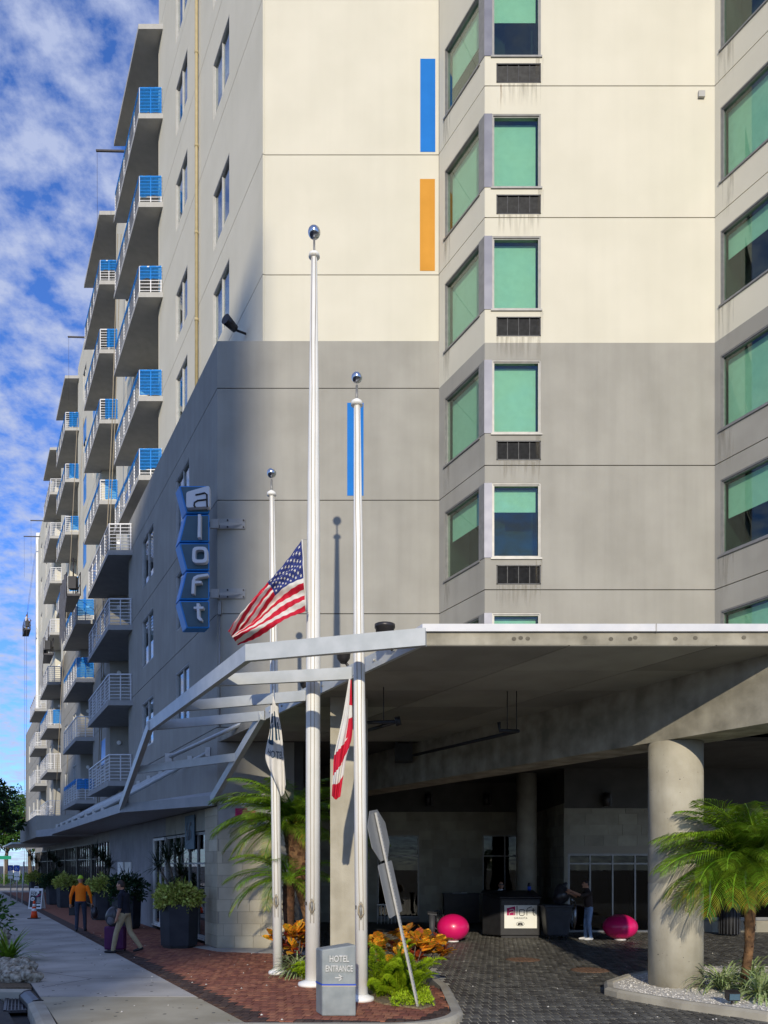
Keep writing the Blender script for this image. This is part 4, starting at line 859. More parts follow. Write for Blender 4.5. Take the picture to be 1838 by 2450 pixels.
# ============================================================ HOTEL ENTRANCE SIGN
ms = thing('monument_sign', G(811, 2431), 'grey metal monument sign reading HOTEL ENTRANCE with an arrow and blue line', 'sign')
YM = 10.76; a, b = P(771, 2431, YM), P(852, 2431, YM); zl, zr = P(771, 2273, YM).z, P(852, 2260, YM).z; bk = Vector((-.115, .30, 0))
q = [Vector((a.x, YM, 0)), Vector((b.x, YM, 0)), Vector((b.x, YM, zr)), Vector((a.x, YM, zl))]
MB().raw(q + [x + bk for x in q], [(0, 1, 2, 3), (7, 6, 5, 4), (4, 5, 1, 0), (5, 6, 2, 1), (6, 7, 3, 2), (7, 4, 0, 3)]).build('slab', GRNM, ms, bevel=.018)
zb = P(771, 2358, YM).z
MB().obox((a.x - .003, YM - .004, zb), (b.x - a.x + .004, 0, 0), (0, .01, 0), (0, 0, .022)).build('blue_line', BLUEL, ms); MB().obox((a.x - .003, YM - .004, zb - .012), (b.x - a.x + .004, 0, 0), (0, .01, 0), (0, 0, .011)).build('tan_line', TANL, ms)
MB().obox(Vector((a.x - .004, YM - .003, zb)), bk * .98, (.01, 0, 0), (0, 0, .022)).build('blue_line', BLUEL, ms)
Z_ = Vector((0, 0, 1))
text_on('HOTEL', P(812, 2301, YM) + Vector((0, -.012, 0)), XU, Z_, .125, 'lettering', LETS, ms, .012, 'CENTER', .70, bold=.003)
text_on('ENTRANCE', P(812, 2324, YM) + Vector((0, -.012, 0)), XU, Z_, .12, 'lettering', LETS, ms, .012, 'CENTER', .62, bold=.003)
pp = [P(802, 2339, YM), P(820, 2339, YM)]; up_ = Vector((0, -.008, 0))
mb = MB().beam(pp[0] + up_, pp[1] + up_, .014, .016); mb.beam(P(811, 2332, YM) + up_, pp[1] + up_, .014, .016); mb.beam(P(811, 2346, YM) + up_, pp[1] + up_, .014, .016); mb.build('arrow', LETS, ms)
# ============================================================ LEANING ROAD SIGN (seen from behind)
rs = thing('leaning_road_sign', G(1001, 2411), 'leaning perforated steel post with the blank backs of an octagon and a rectangle sign', 'sign')
A_ = G(1001, 2411); B_ = P(900, 1944, 11.2); d = (B_ - A_).normalized(); sd = Vector((.36, .93, 0)); sd = (sd - d * sd.dot(d)).normalized(); fn = d.cross(sd)
if fn.y > 0: fn = -fn
po = MB().beam(A_ - d * .2, B_, .052, .03, up=sd.cross(d)).build('post', GALV, rs)
Lp = (B_ - A_).length; hole = MB(); pw_ = (B_ - A_).cross(Vector((0, 1, 0))).normalized()
nf = sd.cross(d).normalized(); nf = -nf if nf.y > 0 else nf
n = int(Lp / .0508)
for i in range(n): q = A_ + d * (i + .5) * .0508 + nf * .0155; hole.tube([q, q + nf * .0015], .0085, 6)
hole.build('punched_holes', BLACK, po)['kind'] = 'stuff'
def plate(c, pts2, nm, m):
    th = -nf * .006; q = [c - nf * .03 + sd * x + d * y for x, y in pts2]; k = len(q)
    MB().raw(q + [x + th for x in q], [tuple(range(k)), tuple(range(2 * k - 1, k - 1, -1))] + [(i, (i + 1) % k, k + (i + 1) % k, k + i) for i in range(k)]).build(nm, m, rs)
plate(A_ + d * (Lp - .33), [(.40 * math.cos(math.radians(22.5 + 45 * i)), .40 * math.sin(math.radians(22.5 + 45 * i))) for i in range(8)], 'octagon_plate', SIGNBK)
plate(A_ + d * (Lp - 1.13), rr([(-.30, -.39), (.30, -.39), (.30, .39), (-.30, .39)], .04), 'rectangle_plate', SIGNBK)
# ============================================================ THINGS UNDER THE CANOPY
def GD(x, y): return G(x, y, DZ)
def pinkball(p, rx, rz, label):
    t = thing('pink_ball', p, label, 'ball', 'magenta egg-shaped balls by the entrance')
    MB().lathe([(.16, 0), (.17, .02), (.15, .035)], p, 24).build('foot_ring', WHITE, t); MB().ball(p + Vector((0, 0, rz + .02)), rx, rx, rz, 40).build('shell', PINK, t)
pinkball(GD(1084, 2253), .46, .385, 'sunlit magenta ball beside the grey bollard'); pinkball(GD(1484, 2249), .50, .365, 'shaded magenta ball in front of the glass doors')
b = GD(1034, 2255); t = thing('bollard', b, 'slim grey steel bollard with a slanted top left of the ball', 'bollard')
MB().tube([b, b + Vector((0, 0, .80))], .085, 18).build('post', TRASH, t); MB().obox(b + Vector((-.13, -.1, .80)), (.26, 0, -.03), (0, .2, .05), (0, 0, .03)).build('slanted_cap', TRASH, t)
f_ = GD(1048, 2242); t = thing('floor_fan', f_, 'small black round fan leaning behind the bollard', 'fan')
MB().tube([f_ + Vector((.18 * math.cos(a), .06 * math.sin(a), .52 + .28 * math.sin(a))) for a in np.linspace(0, 2 * math.pi, 21)], .025, 8).build('ring', BLACK, t)
for a in np.linspace(0, math.pi, 9)[:-1]: MB().tube([f_ + Vector((.18 * math.cos(a), .06 * math.sin(a), .52 + .28 * math.sin(a))), f_ + Vector((-.18 * math.cos(a), -.06 * math.sin(a), .52 - .28 * math.sin(a)))], .008, 6).build('spoke', BLACK, t)
MB().tube([f_, f_ + Vector((0, 0, .25))], .03, 8).build('stand', BLACK, t)
# valet stand
v0 = Vector((3.5, 23.2, DZ)); vs0 = thing('valet_stand', v0, 'black curved valet podium with a white printed banner', 'podium')
MB().raw([(3.5, 23.2, DZ + .06), (4.68, 23.2, DZ + .06), (4.62, 24.1, DZ + .06), (3.12, 24.1, DZ + .06), (3.02, 23.75, DZ + .06)] + [(3.5, 23.2, DZ + 1.18), (4.68, 23.2, DZ + 1.18), (4.62, 24.1, DZ + 1.34), (3.12, 24.1, DZ + 1.34), (3.02, 23.75, DZ + 1.30)],
    [(4, 3, 2, 1, 0), (5, 6, 7, 8, 9), (0, 1, 6, 5), (1, 2, 7, 6), (2, 3, 8, 7), (3, 4, 9, 8), (4, 0, 5, 9)]).build('body', BLACK, vs0, bevel=.03)
MB().raw([(3.46, 23.15, DZ + 1.19), (4.72, 23.15, DZ + 1.19), (4.66, 24.15, DZ + 1.36), (3.08, 24.15, DZ + 1.36), (2.98, 23.74, DZ + 1.32)] + [(3.46, 23.15, DZ + 1.235), (4.72, 23.15, DZ + 1.235), (4.66, 24.15, DZ + 1.40), (3.08, 24.15, DZ + 1.40), (2.98, 23.74, DZ + 1.365)],
    [(4, 3, 2, 1, 0), (5, 6, 7, 8, 9), (0, 1, 6, 5), (1, 2, 7, 6), (2, 3, 8, 7), (3, 4, 9, 8), (4, 0, 5, 9)]).build('top_ledge', BLACK, vs0, bevel=.015)
MB().box((3.52, 23.22, DZ), (4.64, 24.0, DZ + .055)).build('plinth', BLACK, vs0); MB().box((3.52, 23.165, DZ + .98), (4.66, 23.198, DZ + 1.1)).build('trim_rail', VENT, vs0)
bn = P(1207, 2221, 23.17); bt = P(1285, 2160, 23.17); YN = 23.172
ban = MB().box((bn.x, YN, bn.z), (bt.x, YN + .012, bt.z)).build('banner', BANNER, vs0)
bxp = lambda zx, zy: Vector((bn.x + (bt.x - bn.x) * (zx - 570) / (790 - 570), YN - .004, bt.z - (bt.z - bn.z) * (zy - 302) / (472 - 302)))
q = [bxp(587, 338), bxp(643, 325), bxp(643, 385), bxp(587, 386)]; MB().raw(q + [x + Vector((0, .003, 0)) for x in q], [(3, 2, 1, 0), (4, 5, 6, 7)]).build('logo_tile', MAG, ban)
for pts_ in ([(603, 350), (628, 344), (634, 350), (635, 383)], [(634, 362), (612, 366), (603, 372), (603, 384)]): MB().tube([bxp(*z) + Vector((0, -.003, 0)) for z in pts_], .010, 6).build('logo_line', BANNER, ban)
for pts_ in ([(655, 322), (655, 386)], [(676, 348), (700, 346), (704, 352), (703, 382), (697, 386), (676, 386), (671, 380), (671, 352), (676, 348)], [(722, 386), (722, 350), (728, 338), (748, 330), (756, 330)], [(716, 358), (742, 355)], [(764, 338), (764, 378), (770, 385), (776, 384)], [(754, 352), (776, 352)]):
    MB().tube([bxp(*z) for z in pts_], .011, 6).build('logo_letter', DKTXT, ban)
text_on('SARASOTA', bxp(680, 410), XU, Z_, .085, 'lettering', DKTXT, ban, .002, 'CENTER', .95)
MB().tube([bxp(677 + 27 * math.cos(a), 443 + 14 * math.sin(a)) for a in np.linspace(0, 2 * math.pi, 25)], .005, 6).build('oval_emblem', DKTXT, ban)
mb = MB()
for k in range(7): a = math.pi * (k + .5) / 7; mb.tube([bxp(677 + 5 * math.cos(a), 445 - 2 * math.sin(a)), bxp(677 + 18 * math.cos(a), 445 - 12 * math.sin(a))], .010, 5)
mb.tube([bxp(660, 449), bxp(694, 449)], .014, 5); mb.build('emblem_mark', DKTXT, ban)
q = Vector((4.45, 23.7, DZ + 1.36)); t = thing('water_bottle', q, 'small black and blue bottle standing on the valet podium', 'bottle')
MB().lathe([(.055, -.03), (.055, .2), (.04, .24), (.04, .28)], q, 14).build('flask', BLACK, t); MB().lathe([(.057, 0), (.057, .12)], q + Vector((0, 0, .05)), 14).build('blue_band', BLUEL, t)
q = GD(1105, 2209); t = thing('black_counter', q, 'black draped counter against the stone wall left of the podium', 'counter')
MB().box((q.x - .66, q.y, DZ), (q.x + .66, q.y + .6, DZ + 1.08)).build('cabinet', BLACK, t); MB().box((q.x - .69, q.y - .03, DZ + 1.08), (q.x + .69, q.y + .63, DZ + 1.12)).build('counter_top', BLACK, t)
t2 = thing('paper_stack', (q.x - .1, q.y + .3, DZ + 1.12), 'loose white papers on the black counter', 'papers')
MB().obox((q.x - .3, q.y + .1, DZ + 1.121), (.3, .04, 0), (-.03, .22, 0), (0, 0, .012)).build('sheet', BANNER, t2); MB().obox((q.x - .02, q.y + .15, DZ + 1.121), (.22, -.05, 0), (.04, .2, 0), (0, 0, .03)).build('sheet', BANNER, t2)
# bin on wheels
q = GD(1330, 2247); t = thing('rolling_bin', q, 'large grey square wheeled rubbish bin between podium and man', 'bin')
def fr(z, h): return [(q.x - h, q.y - h, z), (q.x + h, q.y - h, z), (q.x + h, q.y + h, z), (q.x - h, q.y + h, z)]
o = MB().raw(fr(DZ + .12, .31) + fr(DZ + .98, .40), [(3, 2, 1, 0), (0, 1, 5, 4), (1, 2, 6, 5), (2, 3, 7, 6), (3, 0, 4, 7), (4, 5, 6, 7)]).build('tub', TRASH, t, bevel=.05)
MB().raw(fr(DZ + .95, .43) + fr(DZ + 1.02, .43), [(3, 2, 1, 0), (0, 1, 5, 4), (1, 2, 6, 5), (2, 3, 7, 6), (3, 0, 4, 7), (4, 5, 6, 7)]).build('rim', TRASH, t, bevel=.02)
for s in (-1, 1):
    MB().box((q.x + s * .2 - .09, q.y - .41, DZ + .78), (q.x + s * .2 + .09, q.y - .37, DZ + .84)).build('handle', TRASH, t)
    for s2 in (-1, 1): MB().tube([(q.x + s * .24 - .02, q.y + s2 * .24, DZ + .06), (q.x + s * .24 + .02, q.y + s2 * .24, DZ + .06)], .06, 14).build('wheel', BLACK, t)
def blob(name, c, rad, m, n, amp, seed, parent=None):
    bm_ = bmesh.new(); bmesh.ops.create_icosphere(bm_, subdivisions=n, radius=1); rg = np.random.default_rng(seed); ph = rg.random((6, 3)) * 6; fr_ = rg.normal(size=(6, 3)) * 2.6
    for v in bm_.verts:
        s = 1 + amp * sum(math.sin(v.co.dot(Vector(fr_[i])) + ph[i][0]) for i in range(6)) / 2.5; v.co = Vector((v.co.x * rad[0], v.co.y * rad[1], v.co.z * rad[2])) * s
    me = bpy.data.meshes.new(name); bm_.to_mesh(me); bm_.free(); me.materials.append(m); me.polygons.foreach_set('use_smooth', [True] * len(me.polygons))
    o = bpy.data.objects.new(name, me); COL.objects.link(o); o.parent = parent; o.location = Vector(c) - wloc(parent); return o
bg_ = thing('black_bin_bag', q + Vector((.15, .02, 1.0)), 'dark bag held up over the grey bin', 'bag'); blob('bag_body', q + Vector((.12, -.05, 1.28)), (.24, .2, .32), BAGM, 3, .16, 3, bg_); MB().tube([q + Vector((.14, -.05, 1.5)), q + Vector((.32, -.02, 1.66))], [.12, .04], 10).build('bag_neck', BAGM, bg_)
bg_ = thing('clear_bin_bag', q + Vector((.55, -.05, 0)), 'translucent bin liner hanging beside the grey bin', 'bag'); blob('bag_body', q + Vector((.50, -.1, .72)), (.10, .16, .42), CLBAG, 3, .14, 5, bg_); MB().tube([q + Vector((.5, -.1, 1.1)), q + Vector((.42, -.05, 1.25))], [.06, .02], 8).build('bag_neck', CLBAG, bg_)
# drum bin at far right
q = GD(1745, 2238); t = thing('slatted_bin', q, 'dark round slatted litter bin behind the right palm', 'bin')
MB().lathe([(.30, .05), (.30, .95), (.22, 1.0), (.2, 1.1)], q, 24).build('liner', BLACK, t)
for k in range(20): a = 2 * math.pi * k / 20; MB().obox(q + Vector((.315 * math.cos(a), .315 * math.sin(a), .06)), (-.03 * math.sin(a), .03 * math.cos(a), 0), (.012 * math.cos(a), .012 * math.sin(a), 0), (0, 0, .86)).build('slat', TRASH, t)
# white handrail by the left window
q = P(925, 2200, 28.6); t = thing('white_handrail', (q.x, q.y, DZ), 'short white baluster handrail under the left entrance window', 'railing')
for k in range(6): MB().tube([(q.x - .33 + k * .13, q.y, DZ), (q.x - .33 + k * .13, q.y, .62)], .016, 6).build('baluster', WHITE, t)
MB().beam((q.x - .36, q.y, .64), (q.x + .36, q.y, .64), .05, .045).build('top_rail', WHITE, t)
# manhole covers
for px_, py_, lb in ((1251, 2296, 'left rusty round manhole cover in the dark pavers'), (1412, 2321, 'right rusty round manhole cover in the dark pavers, nearer the column')):
    q = GD(px_, py_); t = thing('manhole_cover', q, lb, 'manhole cover', 'manhole covers in the drive')
    MB().lathe([(.40, -.02), (.40, .006), (.37, .008)], q, 36).build('ring', RUST, t); mb = MB().lathe([(.36, -.01), (.36, .009)], q, 36); mb.build('lid', RUST, t); mb = MB()
    for i in range(-4, 5):
        for j in range(-4, 5):
            if math.hypot(i, j) < 4.3: mb.box(q + Vector((i * .078 - .028, j * .078 - .028, .008)), q + Vector((i * .078 + .028, j * .078 + .028, .014)))
    mb.build('tread_studs', RUST, t)
# ============================================================ ISLAND BED AND FORECOURT BED
isl = MB().prism(ISL, -.2, .02); isl = struct('island_bed', isl, PEBB)
kerb('island_kerb', [ISL[i] for i in (9, 10, 11, 0, 1, 2, 3, 4, 5, 6, 7)], .15, -.2, .045)['kind'] = 'structure'
def scatter(name, poly, n, r, m, seed, z=0.02, parent=None, flat=.6, ymax=99):
    rg = random.Random(seed); mb = MB(); xs = [p[0] for p in poly]; ys_ = [p[1] for p in poly]; k = 0
    while k < n:
        x, y = rg.uniform(min(xs), max(xs)), rg.uniform(min(ys_), min(max(ys_), ymax))
        if not inpoly((x, y), poly): continue
        k += 1; s = r * rg.uniform(.6, 1.4); a = rg.uniform(0, 6.28); vs_ = []
        for (dx_, dy_, dz_) in ((1, 0, 0), (.3, .75, .1), (-.8, .5, 0), (-.8, -.5, .05), (.3, -.75, 0), (0, 0, .9)):
            vs_.append((x + s * (dx_ * math.cos(a) - dy_ * math.sin(a)), y + s * (dx_ * math.sin(a) + dy_ * math.cos(a)), z + s * dz_ * flat + rg.uniform(0, s * .3)))
        mb.raw(vs_, [(0, 1, 5), (1, 2, 5), (2, 3, 5), (3, 4, 5), (4, 0, 5)])
    o = mb.build(name, m, parent); return tag(o, None, None, None, 'stuff')
o = scatter('pebble_cover', [(p[0] * .96 + .22, p[1] * .985 + .18) for p in ISL], 5200, .022, PEBB, 4, .02); tag(o, 'white pebbles covering the island bed around the column', 'pebbles')
q = G(1752, 2402, .03); t = thing('ground_spotlight', q, 'small black box spotlight on the white pebbles', 'lamp')
MB().obox(q + Vector((-.09, -.06, .05)), (.18, 0, 0), (0, .12, .03), (0, -.02, .13)).build('housing', DKMET, t); MB().tube([q, q + Vector((0, 0, .06))], .02, 8).build('stake', DKMET, t); MB().obox(q + Vector((-.075, -.085, .07)), (.15, 0, 0), (0, .02, 0), (0, -.01, .09)).build('lens', SIGNG, t)
bed = [(.0, 11.65), (.55, 11.25), (.78, 11.6), (.78, 13.4), (.6, 15.2), (-.4, 17.0), (-1.7, 17.6), (-2.3, 16.6), (-1.55, 15.4), (-1.7, 14.4), (-.9, 13.2)]
struct('planting_bed', MB().prism(bed, -.1, .025), MULCH)
mb = MB(); rg = random.Random(5); k = 0
while k < 1500:
    x, y = rg.uniform(-2, .8), rg.uniform(11.2, 16)
    if not inpoly((x, y), bed): continue
    k += 1; a = rg.uniform(0, 6.28); l_ = rg.uniform(.04, .13); d = Vector((math.cos(a), math.sin(a), rg.uniform(-.1, .5))) * l_; s = Vector((-math.sin(a), math.cos(a), 0)) * .004; p = Vector((x, y, .03 + rg.uniform(0, .03))); mb.quad(p - s, p + s, p + d + s * .4, p + d - s * .4)
tag(mb.build('dry_litter', MULCH), 'dry straw litter over the forecourt planting bed', 'litter', kind='stuff')

# ============================================================ PLANTS
def leaves(n, fn, seed, ln, wd, bend=.25):
    """fn(rng, n) -> points, outward directions; returns one mesh builder of folded leaves"""
    rg = np.random.default_rng(seed); p, d = fn(rg, n); d = d + rg.normal(size=d.shape) * .55; d /= np.linalg.norm(d, axis=1)[:, None]
    r = rg.normal(size=d.shape); s = np.cross(d, r); s /= np.linalg.norm(s, axis=1)[:, None]; nn_ = np.cross(s, d)
    L = ln * rg.uniform(.6, 1.25, n)[:, None]; W = wd * rg.uniform(.7, 1.2, n)[:, None]
    b = p; m1 = p + d * L * .5 + s * W * .5 + nn_ * L * .06; m2 = p + d * L * .5 - s * W * .5 + nn_ * L * .06; t = p + d * L - nn_ * L * bend
    V = np.stack([b, m1, t, m2], 1).reshape(-1, 3); mb = MB(); mb.v = [tuple(v) for v in V]; mb.f = [(4 * i, 4 * i + 1, 4 * i + 2, 4 * i + 3) for i in range(n)]; mb.m = [0] * n; mb.sm = [False] * n; return mb
def ell(c, r, inner=.55, low=-.6):
    def f(rg, n):
        v = rg.normal(size=(n * 3, 3)); v /= np.linalg.norm(v, axis=1)[:, None]; v = v[v[:, 2] > low][:n]; k = rg.uniform(inner, 1.0, (n, 1)) * (1 + .16 * np.sin(v[:, :1] * 5 + v[:, 1:2] * 4 + c[0]) + .10 * np.sin(v[:, 2:] * 9 + v[:, :1] * 7)); return np.array(c) + v * k * np.array(r), v
    return f
def frondmesh(name, L, rise, fall, nl, ll, lw, m, seed, m2=None, tipy=1.1):
    rg = random.Random(seed); mb = MB(); pts_ = []; x = z = 0; n = 26
    for i in range(n + 1):
        t = i / n; pts_.append(Vector((x, .04 * math.sin(t * 3 + seed) * L, z))); a = math.radians(rise - (rise + fall) * t ** 1.25); x += math.cos(a) * L / n; z += math.sin(a) * L / n
    mb.tube(pts_, [.014 * (1 - .85 * i / n) + .002 for i in range(n + 1)], 5, 0)
    for i in range(nl):
        t = .14 + .86 * i / nl; k = t * n; j = min(n - 1, int(k)); p = pts_[j].lerp(pts_[j + 1], k - j); tg = (pts_[j + 1] - pts_[j]).normalized(); up = Vector((-tg.z, 0, tg.x))
        l_ = ll * (math.sin(math.pi * min(1, .16 + .84 * t)) ** .6) * rg.uniform(.88, 1.1) + .05
        for s in (-1, 1):
            d = (Vector((0, s, 0)) * (.95 - .35 * t) + tg * (.45 + .45 * t) + up * (.28 * (1 - t))).normalized(); q1 = p + d * l_ * .5; q2 = q1 + (d * .8 + Vector((0, 0, -.36 - .3 * rg.random()))).normalized() * l_ * .5; w_ = tg * lw * .5
            mi = 1 if (m2 and t > tipy - .5 * rg.random()) else 0
            mb.raw([p - w_ * .6, p + w_ * .6, q1 + w_, q1 - w_, q2], [(0, 1, 2, 3), (3, 2, 4)], mi)
    return mb.mesh(name, [m, m2 or m])
fr_up = [frondmesh('frond', 1.0, 68, 2, 42, .26, .0135, LEAFG, 1), frondmesh('frond', 1.0, 46, 26, 42, .28, .0135, LEAFG, 2), frondmesh('frond', 1.0, 24, 44, 42, .27, .0135, LEAFG, 3), frondmesh('frond', 1.0, 2, 66, 42, .25, .0135, LEAFG, 4, LEAFY, 1.12)]
def trunk(pts_, rs, m, name, parent, scales=0, seed=0):
    o = MB().tube(pts_, rs, 12).build(name, m, parent)
    if scales:
        rg = random.Random(seed); mb = MB(); pts_ = [Vector(p) for p in pts_]
        for i in range(scales):
            t = i / scales * (len(pts_) - 1); j = min(len(pts_) - 2, int(t)); p = pts_[j].lerp(pts_[j + 1], t - j); r = rs[j] + (rs[j + 1] - rs[j]) * (t - j); a = i * 2.4
            d = Vector((math.cos(a), math.sin(a), 0)); s = Vector((-d.y, d.x, 0)); l_ = r * rg.uniform(.45, .8)
            mb.raw([p + d * r * .9 - s * l_ * .5, p + d * r * .9 + s * l_ * .5, p + d * (r + l_ * .35) + s * l_ * .25 + Vector((0, 0, l_ * .9)), p + d * (r + l_ * .35) - s * l_ * .25 + Vector((0, 0, l_ * .9))], [(0, 1, 2, 3)])
        mb.build('leaf_bases', m, o)
    return o
def palm(name, base, crown, label, fronds, r0, r1, sc=90, cat='palm', seed=1, fs=1.0):
    t = thing(name, base, label, cat); b, c = Vector(base), Vector(crown); trunk([b, b.lerp(c, .35) + Vector((.04, 0, 0)), b.lerp(c, .7), c], [r0, r0 * .95, r1 * 1.02, r1], PBARK, 'trunk', t, sc, seed)
    rg = random.Random(seed)
    for az, k, L in fronds: L *= fs; link('frond', fr_up[k], t, c - b + Vector((0, 0, rg.uniform(-.03, .06))), (rg.uniform(-.25, .25), rg.uniform(-.1, .1), math.radians(az)), (L, L * rg.uniform(.9, 1.15), L * rg.uniform(.9, 1.05)))
    return t
rg = random.Random(11)
FR = [(180, 2, 1.55), (168, 1, 1.45), (200, 1, 1.5), (215, 2, 1.45), (190, 3, 1.5), (235, 3, 1.35), (160, 3, 1.4), (255, 2, 1.4), (275, 3, 1.25), (300, 2, 1.4), (320, 3, 1.3), (340, 1, 1.4), (0, 2, 1.4), (30, 1, 1.4), (60, 2, 1.4), (90, 1, 1.5), (120, 2, 1.4), (145, 1, 1.5), (225, 0, 1.3), (310, 0, 1.4), (45, 0, 1.4), (135, 0, 1.35), (265, 1, 1.35), (285, 1, 1.3), (245, 3, 1.2), (205, 3, 1.4), (185, 0, 1.3), (178, 1, 1.6), (195, 2, 1.65), (222, 1, 1.5), (240, 1, 1.5), (212, 0, 1.5), (172, 3, 1.5), (262, 3, 1.3), (228, 3, 1.4), (250, 1, 1.4), (200, 3, 1.5)]
palm('pygmy_palm', G(1778, 2372, .03), P(1803, 2070, 12.75), 'small feathery palm with yellow tipped fronds beside the round column', FR + [(250, 0, 1.5), (290, 0, 1.5), (200, 0, 1.5), (170, 0, 1.4), (320, 0, 1.5), (232, 2, 1.55), (216, 3, 1.55), (270, 1, 1.5), (192, 1, 1.6), (305, 3, 1.4), (258, 3, 1.45), (284, 2, 1.5)], .075, .09, 70, seed=3, fs=1.12)
FL = [(180, 2, 1.9), (195, 3, 1.7), (170, 1, 1.8), (215, 3, 1.75), (205, 1, 1.7), (230, 2, 1.6), (250, 3, 1.45), (160, 2, 1.7), (265, 2, 1.5), (285, 3, 1.5), (300, 2, 1.5), (325, 3, 1.4), (340, 2, 1.5), (0, 1, 1.5), (20, 2, 1.5), (40, 0, 1.6), (90, 1, 1.6), (120, 2, 1.6), (145, 0, 1.7), (185, 0, 1.5), (310, 0, 1.6), (275, 1, 1.2), (350, 3, 1.4), (188, 1, 2.0), (176, 3, 1.8), (222, 1, 1.8), (238, 1, 1.7), (208, 2, 1.9), (150, 3, 1.6), (292, 1, 1.6), (318, 1, 1.6), (258, 0, 1.6), (200, 0, 1.8), (330, 0, 1.6), (172, 2, 2.0), (243, 2, 1.8), (355, 2, 1.6)]
pl = palm('leaning_palm', (-1.42, 16.1, 0), P(702, 1975, 16.4), 'leaning shaggy palm with drooping fronds behind the flagpoles', FL, .15, .23, 150, seed=4, fs=.96)
c = P(702, 1975, 16.4); mb = MB(); rg = random.Random(2)
for i in range(40): a = rg.uniform(0, 6.28); d = Vector((math.cos(a) * .5, math.sin(a) * .5 - .3, rg.uniform(.1, 1))).normalized(); mb.tube([c + Vector((-.02, -.18, -.05)), c + Vector((-.02, -.18, -.05)) + d * rg.uniform(.15, .3)], .008, 4)
mb.build('flower_stalks', LEAFY, pl)
FB = [(180, 2, 1.25), (200, 3, 1.3), (225, 2, 1.2), (160, 1, 1.2), (250, 3, 1.2), (280, 2, 1.1), (310, 3, 1.1), (335, 2, 1.2), (10, 1, 1.2), (60, 2, 1.2), (120, 1, 1.2), (210, 1, 1.2), (190, 3, 1.1), (265, 1, 1.1)]
palm('low_palm', (-2.0, 15.9, 0), P(692, 2105, 15.9), 'lower bushy palm against the stone wall behind the left flagpole', FB, .1, .12, 50, seed=6, fs=1.15)
palm('far_pier_palm', (-.7, 18.4, 0), (-.8, 18.4, 2.6), 'palm fronds peeking out to the right of the concrete pier', [(0, 2, 1.0), (340, 1, .95), (20, 3, .9), (310, 3, .9), (200, 2, 1.1), (260, 2, 1.0), (90, 1, 1.0), (330, 2, .9), (150, 1, 1.0)], .07, .08, 30, seed=8)
# crotons: every leaf its own
lv = []
for k, (w_, m) in enumerate(((.72, LEAFC), (.85, LEAFC), (.6, LEAFR))):
    mb = MB(); pr = [(0, .02), (.2, .24), (.5, .5), (.8, .36), (1, .0)]; v = []
    for x, y in pr: v += [(x, -y * w_, .12 * y + .12 * x * (1 - x) * 2), (x, 0, -.02 + .25 * x * (1 - x)), (x, y * w_, .12 * y + .12 * x * (1 - x) * 2)]
    f = []
    for i in range(4): f += [(3 * i, 3 * i + 1, 3 * i + 4, 3 * i + 3), (3 * i + 1, 3 * i + 2, 3 * i + 5, 3 * i + 4)]
    mb.raw(v, f, 0, True); lv.append(mb.mesh('leaf', m))
def croton(base, r, h, n, label, seed):
    t = thing('croton_bush', base, label, 'shrub'); rg = random.Random(seed); st = MB()
    heads = []
    for i in range(max(6, n // 11)):
        a = rg.uniform(0, 6.28); k = rg.random() ** .5; p = Vector((math.cos(a) * r * k, math.sin(a) * r * k * .8, h * (.35 + .6 * rg.random() * (1 - .45 * k)))); heads.append(p); st.tube([Vector(base), Vector(base) + p * .6 + Vector((0, 0, -.03)), Vector(base) + p], [.016, .012, .008], 5)
    st.build('stems', BARK, t)
    for i in range(n):
        p = heads[i % len(heads)]; az = rg.uniform(0, 6.28); el = rg.uniform(-.15, 1.15); s = rg.uniform(.16, .28)
        low = p.z < h * .5 and rg.random() < .45
        link('leaf', lv[2] if low or rg.random() < .1 else lv[rg.randrange(2)], t, p + Vector((0, 0, rg.uniform(-.08, .04))), (rg.uniform(-.5, .5), -el, az), s)
croton((.42, 13.3, .02), .62, 1.12, 230, 'orange and yellow croton bush right of the right flagpole', 3)
croton((-1.75, 15.4, .02), .45, 1.15, 120, 'orange, lime and dark red croton bush between the left and middle flagpoles', 9)
# foxtail fern mound
def plume(L, r, seed):
    rg = random.Random(seed); mb = MB(); pts_ = [Vector((L * t * .85, 0, L * (.62 * math.sin(t * 1.9)))) for t in np.linspace(0, 1, 14)]
    mb.tube(pts_, .006, 4)
    for i in range(520):
        t = rg.uniform(.04, 1) * 12.99; j = int(t); p = pts_[j].lerp(pts_[j + 1], t - j); a = rg.uniform(0, 6.28); tg = (pts_[j + 1] - pts_[j]).normalized(); s, u = perp(tg); rad = r * (1 - (t / 13) ** 2.5) + .008
        d = (s * math.cos(a) + u * math.sin(a) + tg * .5).normalized(); w_ = tg.cross(d).normalized() * .0055; mb.quad(p - w_, p + w_, p + d * rad + w_ * .3, p + d * rad - w_ * .3)
    return mb.mesh('plume', FERN)
pls = [plume(.75, .075, 1), plume(.6, .085, 2), plume(.5, .07, 3)]
t = thing('foxtail_fern', (.1, 12.35, .02), 'bright green foxtail fern mound at the foot of the right flagpole', 'fern'); rg = random.Random(6)
for i in range(64): a = rg.uniform(math.pi * .85, 2.25 * math.pi) if i < 46 else rg.uniform(0, 6.28); link('plume', pls[i % 3], t, (rg.uniform(-.22, .32), rg.uniform(-.22, .35), 0), (rg.uniform(-.3, .3), rg.uniform(-.75, .35), a), rg.uniform(.8, 1.25))
t = thing('foxtail_fern', (-1.35, 14.2, .02), 'small low green fern at the foot of the middle flagpole', 'fern')
for i in range(12): link('plume', pls[i % 3], t, (rg.uniform(-.1, .1), rg.uniform(-.1, .1), 0), (0, rg.uniform(-.2, .3), rg.uniform(2.6, 4.6)), rg.uniform(.6, .85))
